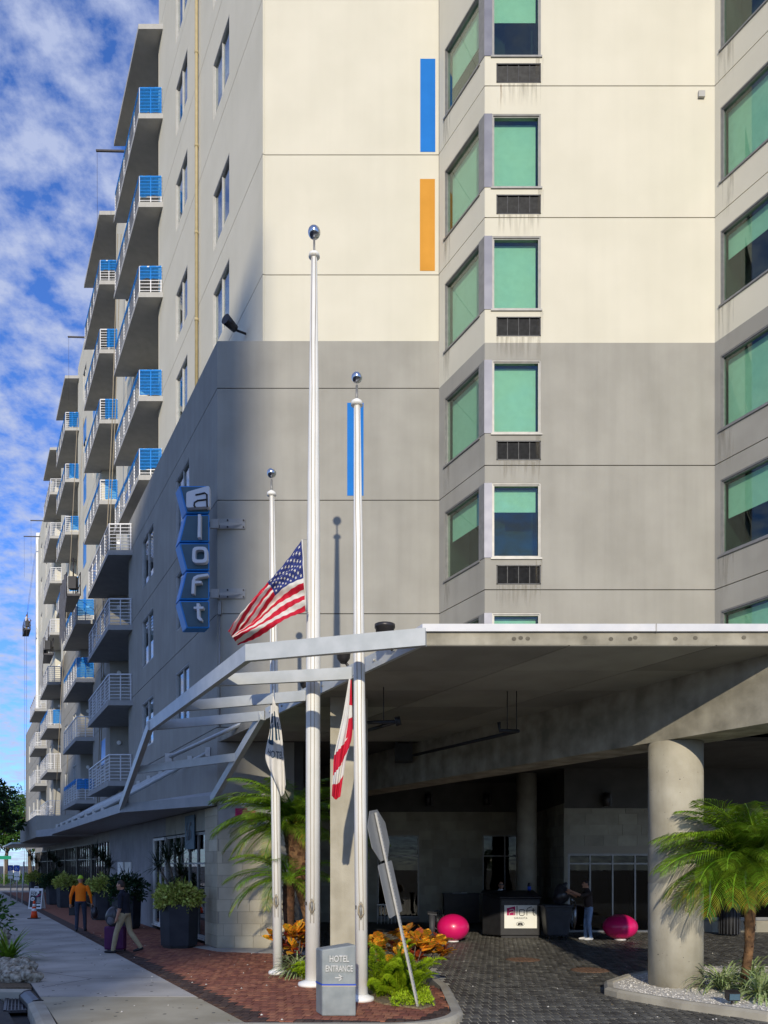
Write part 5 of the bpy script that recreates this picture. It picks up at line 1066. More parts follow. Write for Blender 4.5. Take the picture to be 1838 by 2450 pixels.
tag(leaves(1500, lambda r_, n: (np.stack([r_.uniform(.1, .72, n), r_.uniform(11.35, 12.9, n), r_.uniform(.02, .13, n)], 1), np.tile([0, -.3, .8], (n, 1))), 4, .05, .03).build('ground_cover', FERN), 'low leafy ground cover along the bed kerb', 'ground cover', kind='stuff')
def blades(base, n, L, w_, m, label, seed, name='spider_plant', droop=1.0, cat='plant', ang=(.35, 1.25), parent=None):
    rg = random.Random(seed); mb = MB(); b0 = Vector(base)
    for i in range(n):
        a = rg.uniform(0, 6.28); e = rg.uniform(*ang); l_ = L * rg.uniform(.6, 1.15); p = b0 + Vector((rg.uniform(-.05, .05), rg.uniform(-.05, .05), 0)); d = Vector((math.cos(a) * math.cos(e), math.sin(a) * math.cos(e), math.sin(e))); s = Vector((-math.sin(a), math.cos(a), 0)); prev = None
        for k in range(7):
            t_ = k / 6; ww = w_ * (1 - t_ ** 2) * (.5 + t_ if t_ < .5 else 1) * .5 + .001; cur = (p - s * ww, p + s * ww)
            if prev: mb.quad(prev[0], prev[1], cur[1], cur[0])
            prev = cur; p = p + d * l_ / 6; d = (d + Vector((0, 0, -.30 * droop * (1 + t_)))).normalized()
    if parent: return mb.build(name, m, parent)
    o = mb.build(name, m, None, org=base); return tag(o, label, cat)
blades((-1.62, 14.65, .03), 190, .75, .028, SPID, 'pale striped spider plant beside the middle flagpole base', 3)
blades(G(1728, 2368, .03), 120, .85, .045, SPID, 'striped bromeliad clump left of the right palm trunk', 4)
blades(G(1822, 2388, .03), 120, .95, .045, SPID, 'striped bromeliad clump at the right picture edge', 5)
blades(G(1800, 2345, .03), 90, .8, .04, SPID, 'striped bromeliad clump behind the right palm trunk', 6)
# street planters with shrubs and dracaenas
PLS = [(G(429, 2266), .98, 1.10), (G(303, 2221), .95, 1.1), (G(246, 2200), .92, 1.1), (G(158, 2171), .9, 1.05), (G(131, 2164), .9, 1.05), (G(86, 2145), .9, 1.05)]
names = ['nearest charcoal planter at the stone corner', 'second charcoal planter behind the man in navy', 'third charcoal planter right of the man in orange', 'fourth charcoal planter left of the man in orange', 'fifth charcoal planter in the row along the shops', 'farthest charcoal planter in the row along the shops']
for i, (p, wd, hh) in enumerate(PLS):
    t = thing('street_planter', p, 'tall hexagonal ' + names[i], 'planter', 'charcoal planters along the street shops'); r = wd / 2; mb = MB()
    hexa = lambda s, z: [(p.x + s * math.cos(math.radians(a)), p.y + s * math.sin(math.radians(a)), z) for a in (15, 75, 135, 195, 255, 315)]
    MB().raw(hexa(r * .93, .05) + hexa(r, hh), [(5, 4, 3, 2, 1, 0)] + [(k, (k + 1) % 6, 6 + (k + 1) % 6, 6 + k) for k in range(6)] + [tuple(range(6, 12))]).build('tub', CHAR, t, bevel=.012)
    MB().raw(hexa(r * .84, 0) + hexa(r * .84, .05), [(k, (k + 1) % 6, 6 + (k + 1) % 6, 6 + k) for k in range(6)]).build('plinth', BLACK, t)
    MB().raw(hexa(r * .9, hh + .003) + hexa(r * .9, hh + .012), [tuple(range(6, 12))] + [(k, (k + 1) % 6, 6 + (k + 1) % 6, 6 + k) for k in range(6)]).build('soil', MULCH, t)
    var = i in (0, 2, 3, 5); rad = ((.53, .5, .40) if i == 0 else (.62, .6, .42)) if var else (.68, .62, .55)
    s = thing('planter_shrub', p + Vector((0, 0, hh)), ('variegated yellow green shrub in the ' if var else 'dark green shrub in the ') + names[i], 'shrub')
    leaves(3000 if i == 0 else 1500, ell((p.x, p.y, hh + .18), rad, .45, -.75), 20 + i, .13 if i < 3 else .14, .07, .2).build('foliage', LEAFV if var else LEAFD, s)
    MB().tube([p + Vector((0, 0, hh)), p + Vector((.02, 0, hh + .3))], .03, 6).build('stem', BARK, s)
    if not var: blades(p + Vector((0, 0, hh + .25)), 40, .85, .05, DRAC, '', 60 + i, 'spiky_blades', .5, ang=(.5, 1.4), parent=s)
    if i in (0, 2, 4, 5):
        dr = thing('dracaena', p + Vector((0, 0, hh)), 'spiky dark dracaena rising from the ' + names[i], 'plant'); rg = random.Random(30 + i)
        for hd in ([(0, 0, 1.25), (-.55, .1, .95), (.1, -.1, .75), (-.25, -.15, 1.15)] if i == 0 else [(0, 0, 1.2), (.25, 0, .95), (-.3, .1, 1.4)]):
            top = p + Vector((hd[0], hd[1], hh + hd[2])); MB().tube([p + Vector((hd[0] * .15, 0, hh)), p + Vector((hd[0] * .5, hd[1] * .5, hh + hd[2] * .5)), top], [.035, .03, .025], 7).build('cane', BARK, dr)
            blades(top, 95, .62, .03, DRAC, '', 40 + i, 'blade_crown', .28, ang=(-.4, 1.5), parent=dr)
# left kerb bed with coral rocks
bd = [(SWL(13.3) - .02, 13.3), (SWL(45) - .02, 45), (SWL(45) - 1.7, 45), (SWL(15) - 1.7, 15), (SWL(13.4) - .9, 13.2)]
struct('kerb_bed', MB().prism(bd, -.2, .0), MULCH)
kb = [(SWL(45) - 1.85, 45), (SWL(15) - 1.85, 15.1), (SWL(14) - 1.5, 13.75), (SWL(13.2) - .75, 13.1), (SWL(13.1) - .03, 13.05)]
kerb('street_kerb', kb, .17, -.25, .01)['kind'] = 'structure'
kerb('street_kerb', [G(141, 2458), G(125, 2420), G(108, 2396)][::-1] and [tuple(G(104, 2396)[:2]), tuple(G(122, 2428)[:2]), tuple(G(150, 2480)[:2])], .22, -.25, .008)['kind'] = 'structure'
a, b = G(80, 2374), G(103, 2396); t = thing('inlet_hood', a, 'black curved cast iron storm inlet hood at the kerb corner', 'drain')
pr = [(.0, -.02), (.0, .015), (-.05, .03), (-.13, .02), (-.2, -.04), (-.21, -.1)]; dv = (b - a).normalized(); sv = Vector((-dv.y, dv.x, 0)); sv = sv if sv.x < 0 else -sv
v = [a - dv * .05 + sv * -x + Vector((0, 0, z)) for x, z in pr] + [b + sv * -x + Vector((0, 0, z)) for x, z in pr]
MB().raw(v, [(i, i + 1, i + 7, i + 6) for i in range(5)] + [(0, 1, 2, 3, 4, 5), (11, 10, 9, 8, 7, 6)]).build('hood', DKMET, t, bevel=.01); MB().obox(a + sv * .02 + Vector((0, 0, -.2)), dv * (b - a).length * .95, sv * .1, (0, 0, .19)).build('throat', BLACK, t)
o0 = G(8, 2420, -.13); e1 = G(78, 2418, -.13) - o0; e2 = G(12, 2390, -.13) - o0
t = thing('storm_grate', o0, 'black iron storm grate in the gutter at lower left', 'drain'); zz_ = Vector((0, 0, .012))
MB().obox(o0 + Vector((0, 0, -.03)), e1, e2, (0, 0, .012)).build('pit', BLACK, t)
for a_, b_, c_ in ((o0, e1, e2.normalized() * .04), (o0 + e2, e1, e2.normalized() * .04), (o0, e2, e1.normalized() * .04), (o0 + e1, e2, e1.normalized() * .04)): MB().obox(a_ + Vector((0, 0, .002)), b_, c_, zz_).build('frame_bar', DKMET, t)
for k in range(1, 8): MB().obox(o0 + e1 * k / 8, e1.normalized() * .018, e2, zz_).build('bar', DKMET, t)
for k in range(1, 9): MB().obox(o0 + e2 * k / 9 - Vector((0, 0, .004)), e1, e2.normalized() * .02, zz_).build('bar', DKMET, t)
for i, (x, y, s, lb) in enumerate([(12, 2316, 1, 'leftmost brown coral rock of the front row'), (20, 2336, 1.1, 'pale coral rock low at the left picture edge'), (38, 2322, 1.1, 'round coral rock in the middle of the pile'), (52, 2312, .9, 'coral rock under the green plant'), (50, 2340, 1.15, 'tan coral rock above the kerb'), (68, 2322, 1, 'coral rock at the right of the pile beside the sidewalk'), (74, 2350, 1.0, 'pitted white coral rock nearest the inlet hood'), (60, 2332, .8, 'small coral rock wedged in the pile'), (30, 2350, .9, 'coral rock on the kerb at the pile front'), (6, 2248, 1.2, 'far pale coral rock by the sidewalk edge'), (12, 2238, 1.0, 'farthest small coral rock by the sidewalk edge'), (3, 2262, 1.1, 'flat pale coral rock left of the sidewalk')]):
    p = G(x, y); t = blob('coral_rock', p + Vector((0, 0, .08)), (.17 * s, .14 * s, .13 * s), ROCK, 4, .30, 50 + i); tag(t, lb, 'rock', 'coral rocks in the kerb bed')
blades(G(22, 2300), 90, .85, .07, LEAFG, 'broad bladed green plant behind the coral rocks', 71, 'strap_plant', .45, ang=(.3, 1.3))
s = thing('kerb_shrub', G(-8, 2262), 'leafy shrub at the left picture edge above the rocks', 'shrub'); pp_ = G(-8, 2262); leaves(260, ell((pp_.x - .1, pp_.y, .75), (.5, .4, .75), .3), 72, .16, .07).build('foliage', LEAFT, s); MB().tube([pp_, pp_ + Vector((-.1, 0, .7))], .02, 6).build('stem', BARK, s)
# ============================================================ PEOPLE
def person(label, loc, fwd, pose, cols, scale=1.0, vox=.013, hair=None, cap=None, extra=None):
    """pose: joints as (side, forward, up); cols: material per region"""
    t = thing('person', loc, label, 'person'); f = Vector((*fwd, 0)).normalized(); s = Vector((f.y, -f.x, 0)); L0 = Vector(loc)
    W = lambda p: L0 + (s * p[0] + f * p[1] + Vector((0, 0, p[2]))) * scale
    mb = MB(); segs = []
    def ring(c, rx, ry, n=14): return [W((c[0] + rx * math.cos(2 * math.pi * k / n), c[1] + ry * math.sin(2 * math.pi * k / n), c[2])) for k in range(n)]
    def loft(rings, n=14):
        vs_ = [v for r in rings for v in r]; fs = [(i * n + j, i * n + (j + 1) % n, (i + 1) * n + (j + 1) % n, (i + 1) * n + j) for i in range(len(rings) - 1) for j in range(n)]; fs += [tuple(range(n - 1, -1, -1)), tuple((len(rings) - 1) * n + j for j in range(n))]; mb.raw(vs_, fs)
    def seg(a, b, ra, rb, reg):
        A, B = W(a), W(b); mb.tube([A, B], [ra * scale, rb * scale], 12)
        for q, r in ((A, ra), (B, rb)): mb.ball(q, r * scale, n=12)
        segs.append((A, B, ra * scale, rb * scale, reg))
    h = pose['hip']; ch = pose['chest']; nk = pose['neck']; hd = pose['head']
    lp = lambda a, b, k: tuple(a[i] + (b[i] - a[i]) * k for i in range(3))
    loft([ring(lp(h, ch, -.12), .13, .10), ring(h, .165, .12), ring(lp(h, ch, .25), .16, .118), ring(lp(h, ch, .55), .158, .12), ring(lp(h, ch, .85), .175, .122), ring(ch, .185, .112), ring(lp(ch, nk, .45), .13, .085), ring(nk, .062, .062)])
    segs.append((W(lp(h, ch, .06)), W(ch), .15 * scale, .15 * scale, 'shirt')); segs.append((W(lp(ch, nk, .1)), W(lp(ch, nk, .8)), .12 * scale, .07 * scale, 'shirt')); segs.append((W(lp(h, ch, -.12)), W(lp(h, ch, -.05)), .15 * scale, .15 * scale, 'legs'))
    seg(nk, lp(nk, hd, .6), .055, .055, 'skin')
    HC = W(hd); hdv = [HC + (s * v[0] * .076 + f * v[1] * .095 + Vector((0, 0, v[2] * .118))) * scale for v in [(math.sin(math.pi * i / 10) * math.cos(2 * math.pi * j / 16), math.sin(math.pi * i / 10) * math.sin(2 * math.pi * j / 16), -math.cos(math.pi * i / 10)) for i in range(11) for j in range(16)]]
    mb.raw(hdv, [(i * 16 + j, i * 16 + (j + 1) % 16, (i + 1) * 16 + (j + 1) % 16, (i + 1) * 16 + j) for i in range(10) for j in range(16)])
    segs.append((HC - Vector((0, 0, .04)), HC + Vector((0, 0, .04)), .085 * scale, .085 * scale, 'skin'))
    q = lambda a, b, c: (hd[0] + a, hd[1] + b, hd[2] + c)
    seg(q(0, .088, .01), q(0, .108, -.022), .012, .016, 'skin'); seg(q(0, .06, -.085), q(0, .07, -.09), .035, .03, 'skin')
    for sd_ in (-1, 1): seg(q(sd_ * .076, -.005, .015), q(sd_ * .08, -.01, -.02), .016, .013, 'skin')
    for side in ('l', 'r'):
        sg = -1 if side == 'l' else 1; hp, kn, an, toe = pose['leg_' + side]
        seg(hp, kn, .092, .062, 'legs'); seg(kn, lp(kn, an, .35), .062, .062, 'legs'); seg(lp(kn, an, .35), an, .062, .052, 'legs')
        heel = (an[0], an[1] - (toe[1] - an[1]) * .22, an[2] - .045); seg(heel, lp(heel, toe, .55), .04, .042, 'shoe'); seg(lp(heel, toe, .55), toe, .042, .03, 'shoe')
        sh, el, wr = pose['arm_' + side]; seg(sh, el, .062, .05, 'sleeve'); seg(el, lp(el, wr, .3), .047, .042, 'fore'); seg(lp(el, wr, .3), wr, .042, .03, 'fore')
        d = Vector(wr) - Vector(el); d.normalize(); sdv = d.cross(Vector((0, 1, 0) if abs(d.y) < .8 else (1, 0, 0))).normalized(); cur = sdv.cross(d)
        pm_ = Vector(wr) + d * .085; seg(wr, tuple(pm_ - d * .02), .028, .036, 'skin')
        for k in range(4):                                 # fingers, unequal and a little curled
            b_ = pm_ + sdv * (.024 - .016 * k); l_ = (.07, .08, .075, .058)[k]; m_ = b_ + d * l_ * .55 + cur * .006; e_ = m_ + (d * .7 + cur * .7) * l_ * .5; seg(tuple(b_), tuple(m_), .0105, .0095, 'skin'); seg(tuple(m_), tuple(e_), .0095, .008, 'skin')
        b_ = Vector(wr) + d * .035 + sdv * .028; seg(tuple(b_), tuple(b_ + sdv * .025 + d * .03), .013, .011, 'skin'); seg(tuple(b_ + sdv * .025 + d * .03), tuple(b_ + sdv * .028 + d * .06 + cur * .01), .011, .009, 'skin')
    tmp = mb.build('tmp', SKIN); md = tmp.modifiers.new('r', 'REMESH'); md.mode = 'VOXEL'; md.voxel_size = vox * scale; sm = tmp.modifiers.new('s', 'SMOOTH'); sm.factor = .5; sm.iterations = 2
    me = bpy.data.meshes.new_from_object(tmp.evaluated_get(bpy.context.evaluated_depsgraph_get())); bpy.data.objects.remove(tmp)
    n = len(me.polygons); c = np.empty(n * 3); me.polygons.foreach_get('center', c); c = c.reshape(-1, 3); best = np.full(n, 9.); reg = np.zeros(n, int); regs = ['shirt', 'sleeve', 'fore', 'legs', 'shoe', 'skin']
    for A, B, ra, rb, r in segs:
        A_, B_ = np.array(A), np.array(B); d = B_ - A_; k = np.clip(((c - A_) @ d) / max(d @ d, 1e-9), 0, 1); ds = np.linalg.norm(c - A_ - k[:, None] * d, axis=1) - (ra + (rb - ra) * k); m = ds < best; best[m] = ds[m]; reg[m] = regs.index(r)
    me.materials.clear()
    for r in regs: me.materials.append(cols[r])
    me.polygons.foreach_set('material_index', reg.tolist()); me.polygons.foreach_set('use_smooth', [True] * n); me.transform(Matrix.Translation(-L0)); me.name = 'body'
    o = bpy.data.objects.new('body', me); COL.objects.link(o); o.parent = t
    def shell(nm, m, rx, ry, rz, zc, lowf, yoff=0):        # hair or cap: upper shell of the head
        hb = MB(); vs_ = []; k = 0; rows = 8; nn_ = 18
        for i in range(rows + 1):
            for j in range(nn_):
                a = 2 * math.pi * j / nn_; low = lowf(math.sin(a)); th = (1 - i / rows) * low; vs_.append(HC + (s * math.sin(th) * math.cos(a) * rx + f * (math.sin(th) * math.sin(a) * ry + yoff) + Vector((0, 0, math.cos(th) * rz + zc))) * scale)
        hb.raw(vs_, [(i * nn_ + j, i * nn_ + (j + 1) % nn_, (i + 1) * nn_ + (j + 1) % nn_, (i + 1) * nn_ + j) for i in range(rows) for j in range(nn_)], 0, True); return hb.build(nm, m, t)
    if hair: shell('hair', hair, .083, .103, .127, .002, lambda y: 1.05 if y > .5 else (1.45 if y > -.1 else 1.95), -.004)
    if cap:
        shell('cap', cap, .09, .112, .13, .012, lambda y: 1.45, 0); cb = MB(); vv = [HC + (s * x + f * y + Vector((0, 0, z))) * scale for x, y, z in ((-.075, .08, .03), (.075, .08, .03), (.06, .17, .015), (-.06, .17, .015), (-.075, .08, .04), (.075, .08, .04), (.06, .17, .022), (-.06, .17, .022))]; cb.raw(vv, [(3, 2, 1, 0), (4, 5, 6, 7), (0, 1, 5, 4), (1, 2, 6, 5), (2, 3, 7, 6), (3, 0, 4, 7)]); cb.build('cap_brim', cap, t)
    if extra == 'shades': MB().obox(W(q(-.078, .07, .005)), s * .156 * scale, f * .034 * scale, Vector((0, 0, .042)) * scale).build('sunglasses', BLACK, t, bevel=.006)
    else:
        for sd_ in (-1, 1): MB().ball(W(q(sd_ * .03, .084, .018)), .011 * scale, n=8).build('eye', DKTXT, t)
    MB().obox(W(q(-.024, .086, -.062)), s * .048 * scale, f * .008 * scale, Vector((0, 0, .010)) * scale).build('mouth', MAT_LIP, t)
    return t
MAT_LIP = mat('lip', (.28, .11, .085), None, .6)
C_OR = dict(shirt=ORSH, sleeve=ORSH, fore=ORSH, legs=JEAN, shoe=SHOE, skin=SKIN)
Lc = G(193, 2228)
person('person in an orange long sleeved shirt, lime cap and dark jeans walking away', Lc, (-.35, 1), dict(hip=(0, 0, .95), chest=(0, .01, 1.40), neck=(0, .0, 1.50), head=(0, .02, 1.645),
    leg_l=((-.095, 0, .90), (-.11, .05, .49), (-.12, -.02, .09), (-.14, .15, .035)), leg_r=((.095, 0, .90), (.12, .06, .49), (.13, .08, .09), (.16, .25, .035)),
    arm_l=((-.20, 0, 1.40), (-.29, -.03, 1.12), (-.30, .03, .88)), arm_r=((.20, 0, 1.40), (.30, -.04, 1.12), (.33, .02, .88))), C_OR, 1.0, cap=LIME)
b = thing('carried_bag', Lc + Vector((.36, .1, .42)), 'black soft bag in the right hand of the person in orange', 'bag'); blob('bag_body', Lc + Vector((.40, .12, .58)), (.11, .14, .2), BAGM, 3, .08, 8, b); MB().tube([Lc + Vector((.36, .05, .72)), Lc + Vector((.33, .1, .82)), Lc + Vector((.38, .18, .72))], .012, 6).build('strap', BLACK, b)
b = thing('tool_case', Lc + Vector((-.32, .1, .5)), 'small black case in the left hand of the person in orange', 'bag'); MB().box(Lc + Vector((-.38, .0, .50)), Lc + Vector((-.18, .2, .76))).build('case_body', BLACK, b, bevel=.02); MB().tube([Lc + Vector((-.3, .04, .76)), Lc + Vector((-.29, .1, .81)), Lc + Vector((-.28, .16, .76))], .01, 6).build('handle', BLACK, b)
C_NV = dict(shirt=NAVY, sleeve=NAVY, fore=SKIN, legs=KHAKI, shoe=SHOE, skin=SKIN)
Ln = G(298, 2280)
person('person in a navy polo shirt and khaki trousers striding past the planters', Ln, (-1, .12), dict(hip=(0, -.02, .94), chest=(0, .03, 1.38), neck=(0, .05, 1.48), head=(0, .09, 1.62),
    leg_l=((-.09, 0, .90), (-.09, .16, .50), (-.09, .24, .09), (-.09, .44, .035)), leg_r=((.09, -.02, .90), (.09, -.10, .50), (.09, -.36, .15), (.09, -.20, .045)),
    arm_l=((-.19, .02, 1.38), (-.235, .0, 1.10), (-.22, .08, .86)), arm_r=((.19, .02, 1.38), (.24, .04, 1.10), (.24, .14, .87))), C_NV, 1.0, hair=HAIRD)
sc_ = Ln + Vector((-.33, .32, 0)); t = thing('purple_suitcase', sc_, 'purple upright wheeled suitcase beside the person in navy', 'suitcase')
MB().box(sc_ + Vector((-.24, -.12, .05)), sc_ + Vector((.24, .14, .62))).build('shell', PURP, t, bevel=.04)
for x in (-.1, .1): MB().tube([sc_ + Vector((x, .08, .6)), sc_ + Vector((x, .08, 1.02))], .012, 6).build('handle_tube', ALU, t)
MB().tube([sc_ + Vector((-.1, .08, 1.02)), sc_ + Vector((.1, .08, 1.02))], .016, 8).build('grip', BLACK, t)
for x in (-.2, .2): MB().tube([sc_ + Vector((x - .015, .1, .04)), sc_ + Vector((x + .015, .1, .04))], .04, 12).build('wheel', BLACK, t)
t = thing('backpack', sc_ + Vector((-.02, 0, .62)), 'black and grey backpack strapped on top of the purple suitcase', 'backpack'); blob('pack_body', sc_ + Vector((-.04, -.02, .84)), (.19, .14, .25), BAGM, 3, .05, 12, t); blob('front_pocket', sc_ + Vector((-.06, -.14, .76)), (.09, .04, .10), GREYF, 3, .05, 13, t); MB().tube([sc_ + Vector((.08, -.12, .66)), sc_ + Vector((.14, -.15, .86)), sc_ + Vector((.06, -.1, 1.04))], .018, 6).build('strap', GREYF, t)
C_TE = dict(shirt=TEE, sleeve=TEE, fore=SKIN, legs=JEAN, shoe=SHOE, skin=SKIN)
person('bald person with sunglasses and white tee behind the valet podium', (3.72, 24.75, DZ), (.1, -1), dict(hip=(0, -.05, .90), chest=(0, .02, 1.34), neck=(0, .05, 1.45), head=(0, .11, 1.57),
    leg_l=((-.095, 0, .88), (-.11, .03, .48), (-.11, 0, .09), (-.13, .17, .035)), leg_r=((.095, 0, .88), (.11, .03, .48), (.11, 0, .09), (.13, .17, .035)),
    arm_l=((-.20, .0, 1.33), (-.27, .08, 1.06), (-.20, .28, 1.14)), arm_r=((.20, .0, 1.33), (.27, .08, 1.06), (.20, .28, 1.14))), C_TE, .98, extra='shades')
C_BR = dict(shirt=BRSH, sleeve=BRSH, fore=SKIN, legs=JEANL, shoe=SHOEW, skin=SKIN)
person('person in brown shirt and light jeans reaching over the grey bin', GD(1409, 2249), (-1, -.1), dict(hip=(0, 0, .95), chest=(0, .04, 1.38), neck=(0, .05, 1.49), head=(0, .09, 1.63),
    leg_l=((-.095, 0, .90), (-.10, .03, .49), (-.10, -.02, .09), (-.11, .16, .035)), leg_r=((.095, 0, .90), (.10, .06, .49), (.10, .06, .09), (.11, .24, .035)),
    arm_l=((-.20, .03, 1.37), (-.18, .30, 1.30), (-.10, .54, 1.42)), arm_r=((.20, .03, 1.37), (.18, .30, 1.26), (.08, .53, 1.36))), C_BR, 1.0, hair=HAIRD)
# ============================================================ STREET FURNITURE AT THE LEFT
p = G(82, 2198); t = thing('traffic_cone', p, 'orange traffic cone with two white bands on the sidewalk edge', 'cone')
MB().box(p + Vector((-.19, -.19, 0)), p + Vector((.19, .19, .035))).build('base', BLACK, t, bevel=.01)
for z0, z1, m in ((.035, .30, CONEO), (.30, .40, WHITE), (.40, .48, CONEO), (.48, .58, WHITE), (.58, .70, CONEO)):
    r = lambda z: .14 - .105 * z / .7; MB().lathe([(r(z0), z0), (r(z1), z1)], p, 24).build('band' if m is WHITE else 'cone_body', m, t)
p = G(88, 2174); t = thing('sandwich_board', p, 'white framed black sandwich board chalked HAPPY HOUR', 'sign'); Wd, Hh = .62, .98
fp = lambda x, z: p + Vector((x * Wd, -.22 + .2 * z, z * Hh)); up_ = (fp(0, 1) - fp(0, 0)).normalized(); nb = XU.cross(up_)
MB().obox(fp(-.5, 0), XU * Wd, up_ * Hh, -nb * .02).build('front_board', WHITE, t); MB().obox(p + Vector((-.5 * Wd, .26, 0)), XU * Wd, Vector((0, -.26, Hh)), Vector((0, .02, .005))).build('back_board', WHITE, t)
fa = MB().obox(fp(-.42, .08) + nb * .002, XU * Wd * .84, up_ * Hh * .82, nb * .006).build('poster', BLACK, t)
MB().tube([fp(-.15, 1.0), fp(-.14, 1.07), fp(.14, 1.07), fp(.15, 1.0)], .02, 8).build('carry_handle', WHITE, t)
for x in (-.45, .3): MB().obox(fp(x, -.03), XU * Wd * .15, up_ * .04, -nb * .05).build('foot', WHITE, t)
text_on('HAPPY', fp(-.38, .78) + nb * .01, XU, up_, .15, 'lettering', BANNER, fa, .002, sx=.78, bold=.004); text_on('HOUR', fp(-.38, .65) + nb * .01, XU, up_, .15, 'lettering', BANNER, fa, .002, sx=.78, bold=.004)
cq = fp(-.22, .48) + nb * .01; MB().raw([cq + XU * .095 * math.cos(a) + up_ * .095 * math.sin(a) for a in np.linspace(0, 2 * math.pi, 20)[:-1]], [tuple(range(19))]).build('round_print', BANNER, fa)
for k in range(3): MB().obox(fp(-.32, .44 + k * .03) + nb * .013, XU * .12, up_ * .014, nb * .002).build('print_line', DKTXT, fa)
for k in range(5): MB().obox(fp(.1, .30 + k * .055) + nb * .01, XU * (.16 if k % 2 else .2), up_ * .018, nb * .002).build('print_line', BANNER, fa)
MB().obox(fp(.12, .15) + nb * .01, XU * .19, up_ * .09, nb * .002).build('print_label', BANNER, fa); MB().obox(fp(.08, .75) + nb * .01, XU * .1, up_ * .11, nb * .002).build('print_label', BANNER, fa); MB().beam(fp(.08, .58) + nb * .012, fp(.36, .72) + nb * .012, .006, .04).build('print_stroke', MAG, fa)
for (x, y, h, lb) in ((41, 2160, 2.05, 'nearer blue accessible parking sign on a thin post'), (26, 2151, 2.05, 'farther blue accessible parking sign on a thin post')):
    p = G(x, y); t = thing('parking_sign', p, lb, 'sign', 'accessible parking signs by the kerb'); MB().tube([p, p + Vector((0, 0, h * 1.03))], .03, 8).build('post', GALV, t)
    s_ = (y - HY) / FPX; top = p + Vector((0, -.04, h * 1.0))
    a = MB().box(top + Vector((-.16, 0, -.30)), top + Vector((.16, .015, .05))).build('blue_plate', HBLUE, t); MB().box(top + Vector((-.16, 0, -.58)), top + Vector((.16, .015, -.31))).build('white_plate', WHITE, t); MB().box(top + Vector((-.15, 0, -.78)), top + Vector((.15, .015, -.62))).build('white_plate', WHITE, t)
    c_ = top + Vector((0, -.004, -.12)); MB().tube([c_ + Vector((.06 * math.cos(q_) - .01, 0, .06 * math.sin(q_) - .04)) for q_ in np.linspace(1.9, 6.0, 12)], .012, 5).build('symbol', WHITE, a); MB().tube([c_ + Vector((-.03, 0, .10)), c_ + Vector((-.02, 0, -.0)), c_ + Vector((.05, 0, -.01)), c_ + Vector((.08, 0, -.08))], .014, 5).build('symbol', WHITE, a)
p = G(53, 2163); t = thing('awning_post', p, 'thin grey post slightly leaning under the far awning end', 'post'); MB().tube([p, p + Vector((.1, 0, 2.3))], .04, 8).build('shaft', GALV, t); MB().lathe([(.1, 0), (.1, .02)], p, 12).build('base_plate', GALV, t)
p = G(10, 2119); t = thing('street_name_sign', p, 'green street name sign on a post far down the street', 'sign'); MB().tube([p, p + Vector((0, 0, 3.1))], .05, 8).build('post', GALV, t); MB().box(p + Vector((-.55, -.06, 2.7)), p + Vector((.75, -.03, 3.05))).build('green_plate', GREENS, t)
p = G(34, 2112); t = thing('far_white_sign', p, 'small low white board sign beyond the parking signs', 'sign'); MB().box(p + Vector((-.7, 0, .7)), p + Vector((.7, .05, 1.5))).build('board', BANNER, t); MB().tube([p + Vector((-.5, .03, 0)), p + Vector((-.5, .03, .8))], .04, 6).build('leg', GALV, t); MB().tube([p + Vector((.5, .03, 0)), p + Vector((.5, .03, .8))], .04, 6).build('leg', GALV, t)
# ============================================================ SWING STAGES AND ROPES
def stage(Y, fx, off, z, ln, label, tarp=None, cab=True):
    o = Vector((fx(Y) - off, Y, z)); t = thing('swing_stage', o, label, 'work platform', 'swing stages on the street facade'); w_ = Vector((.62, 0, 0)); l_ = KD * ln
    MB().obox(o, l_, w_, (0, 0, .10)).build('deck', DKMET, t)
    for k in range(4): MB().tube([o + l_ * k / 3, o + l_ * k / 3 + Vector((0, 0, 1.05))], .02, 6).build('stanchion', DKMET, t); MB().tube([o + w_ + l_ * k / 3, o + w_ + l_ * k / 3 + Vector((0, 0, 1.05))], .02, 6).build('stanchion', DKMET, t)
    for h in (.55, 1.05): MB().tube([o + Vector((0, 0, h)), o + l_ + Vector((0, 0, h))], .018, 6).build('guard_rail', DKMET, t); MB().tube([o + w_ + Vector((0, 0, h)), o + w_ + l_ + Vector((0, 0, h))], .018, 6).build('guard_rail', DKMET, t)
    for e in (0, 1):
        b_ = o + l_ * e; MB().box(b_ + Vector((.1, -.1, .3)), b_ + Vector((.45, .15, .85))).build('hoist', BLACK, t); MB().tube([b_ + Vector((.3, 0, .85)), b_ + Vector((.3, 0, 1.7))], .03, 6).build('stirrup', DKMET, t)
        if cab and Y > 60: MB().tube([b_ + Vector((.3, 0, 1.5)), Vector((b_.x + 1.25, b_.y, 33.9))], .009, 5).build('hoist_rope', FROPED, t); MB().tube([b_ + Vector((.22, 0, .1)), Vector((b_.x + .2, b_.y, .4))], .014, 5).build('tail_rope', FROPED, t)
    if tarp:
        mb = MB(); n = 10
        for i in range(n):
            for j in range(6):
                pq = lambda i_, j_: o + l_ * (i_ / n) + Vector((-.03 + .05 * math.sin(i_ * 2.1 + j_), 0, 1.1 - (2.6 + .5 * math.sin(i_ * 1.7)) * j_ / 6)); mb.quad(pq(i, j), pq(i + 1, j), pq(i + 1, j + 1), pq(i, j + 1))
        mb.build('tarpaulin', tarp, t)
    return o
stage(35.0, gx, 1.75, 14.3, 2.6, 'nearest dark swing stage hanging between the first two balcony columns', GREYF)
stage(47.4, gx, 1.5, 15.0, 2.4, 'middle swing stage with a hanging grey tarpaulin', GREYS)
so = stage(76.5, cxp, 1.5, 25.4, 2.6, 'farthest swing stage with a worker near the building end', None)
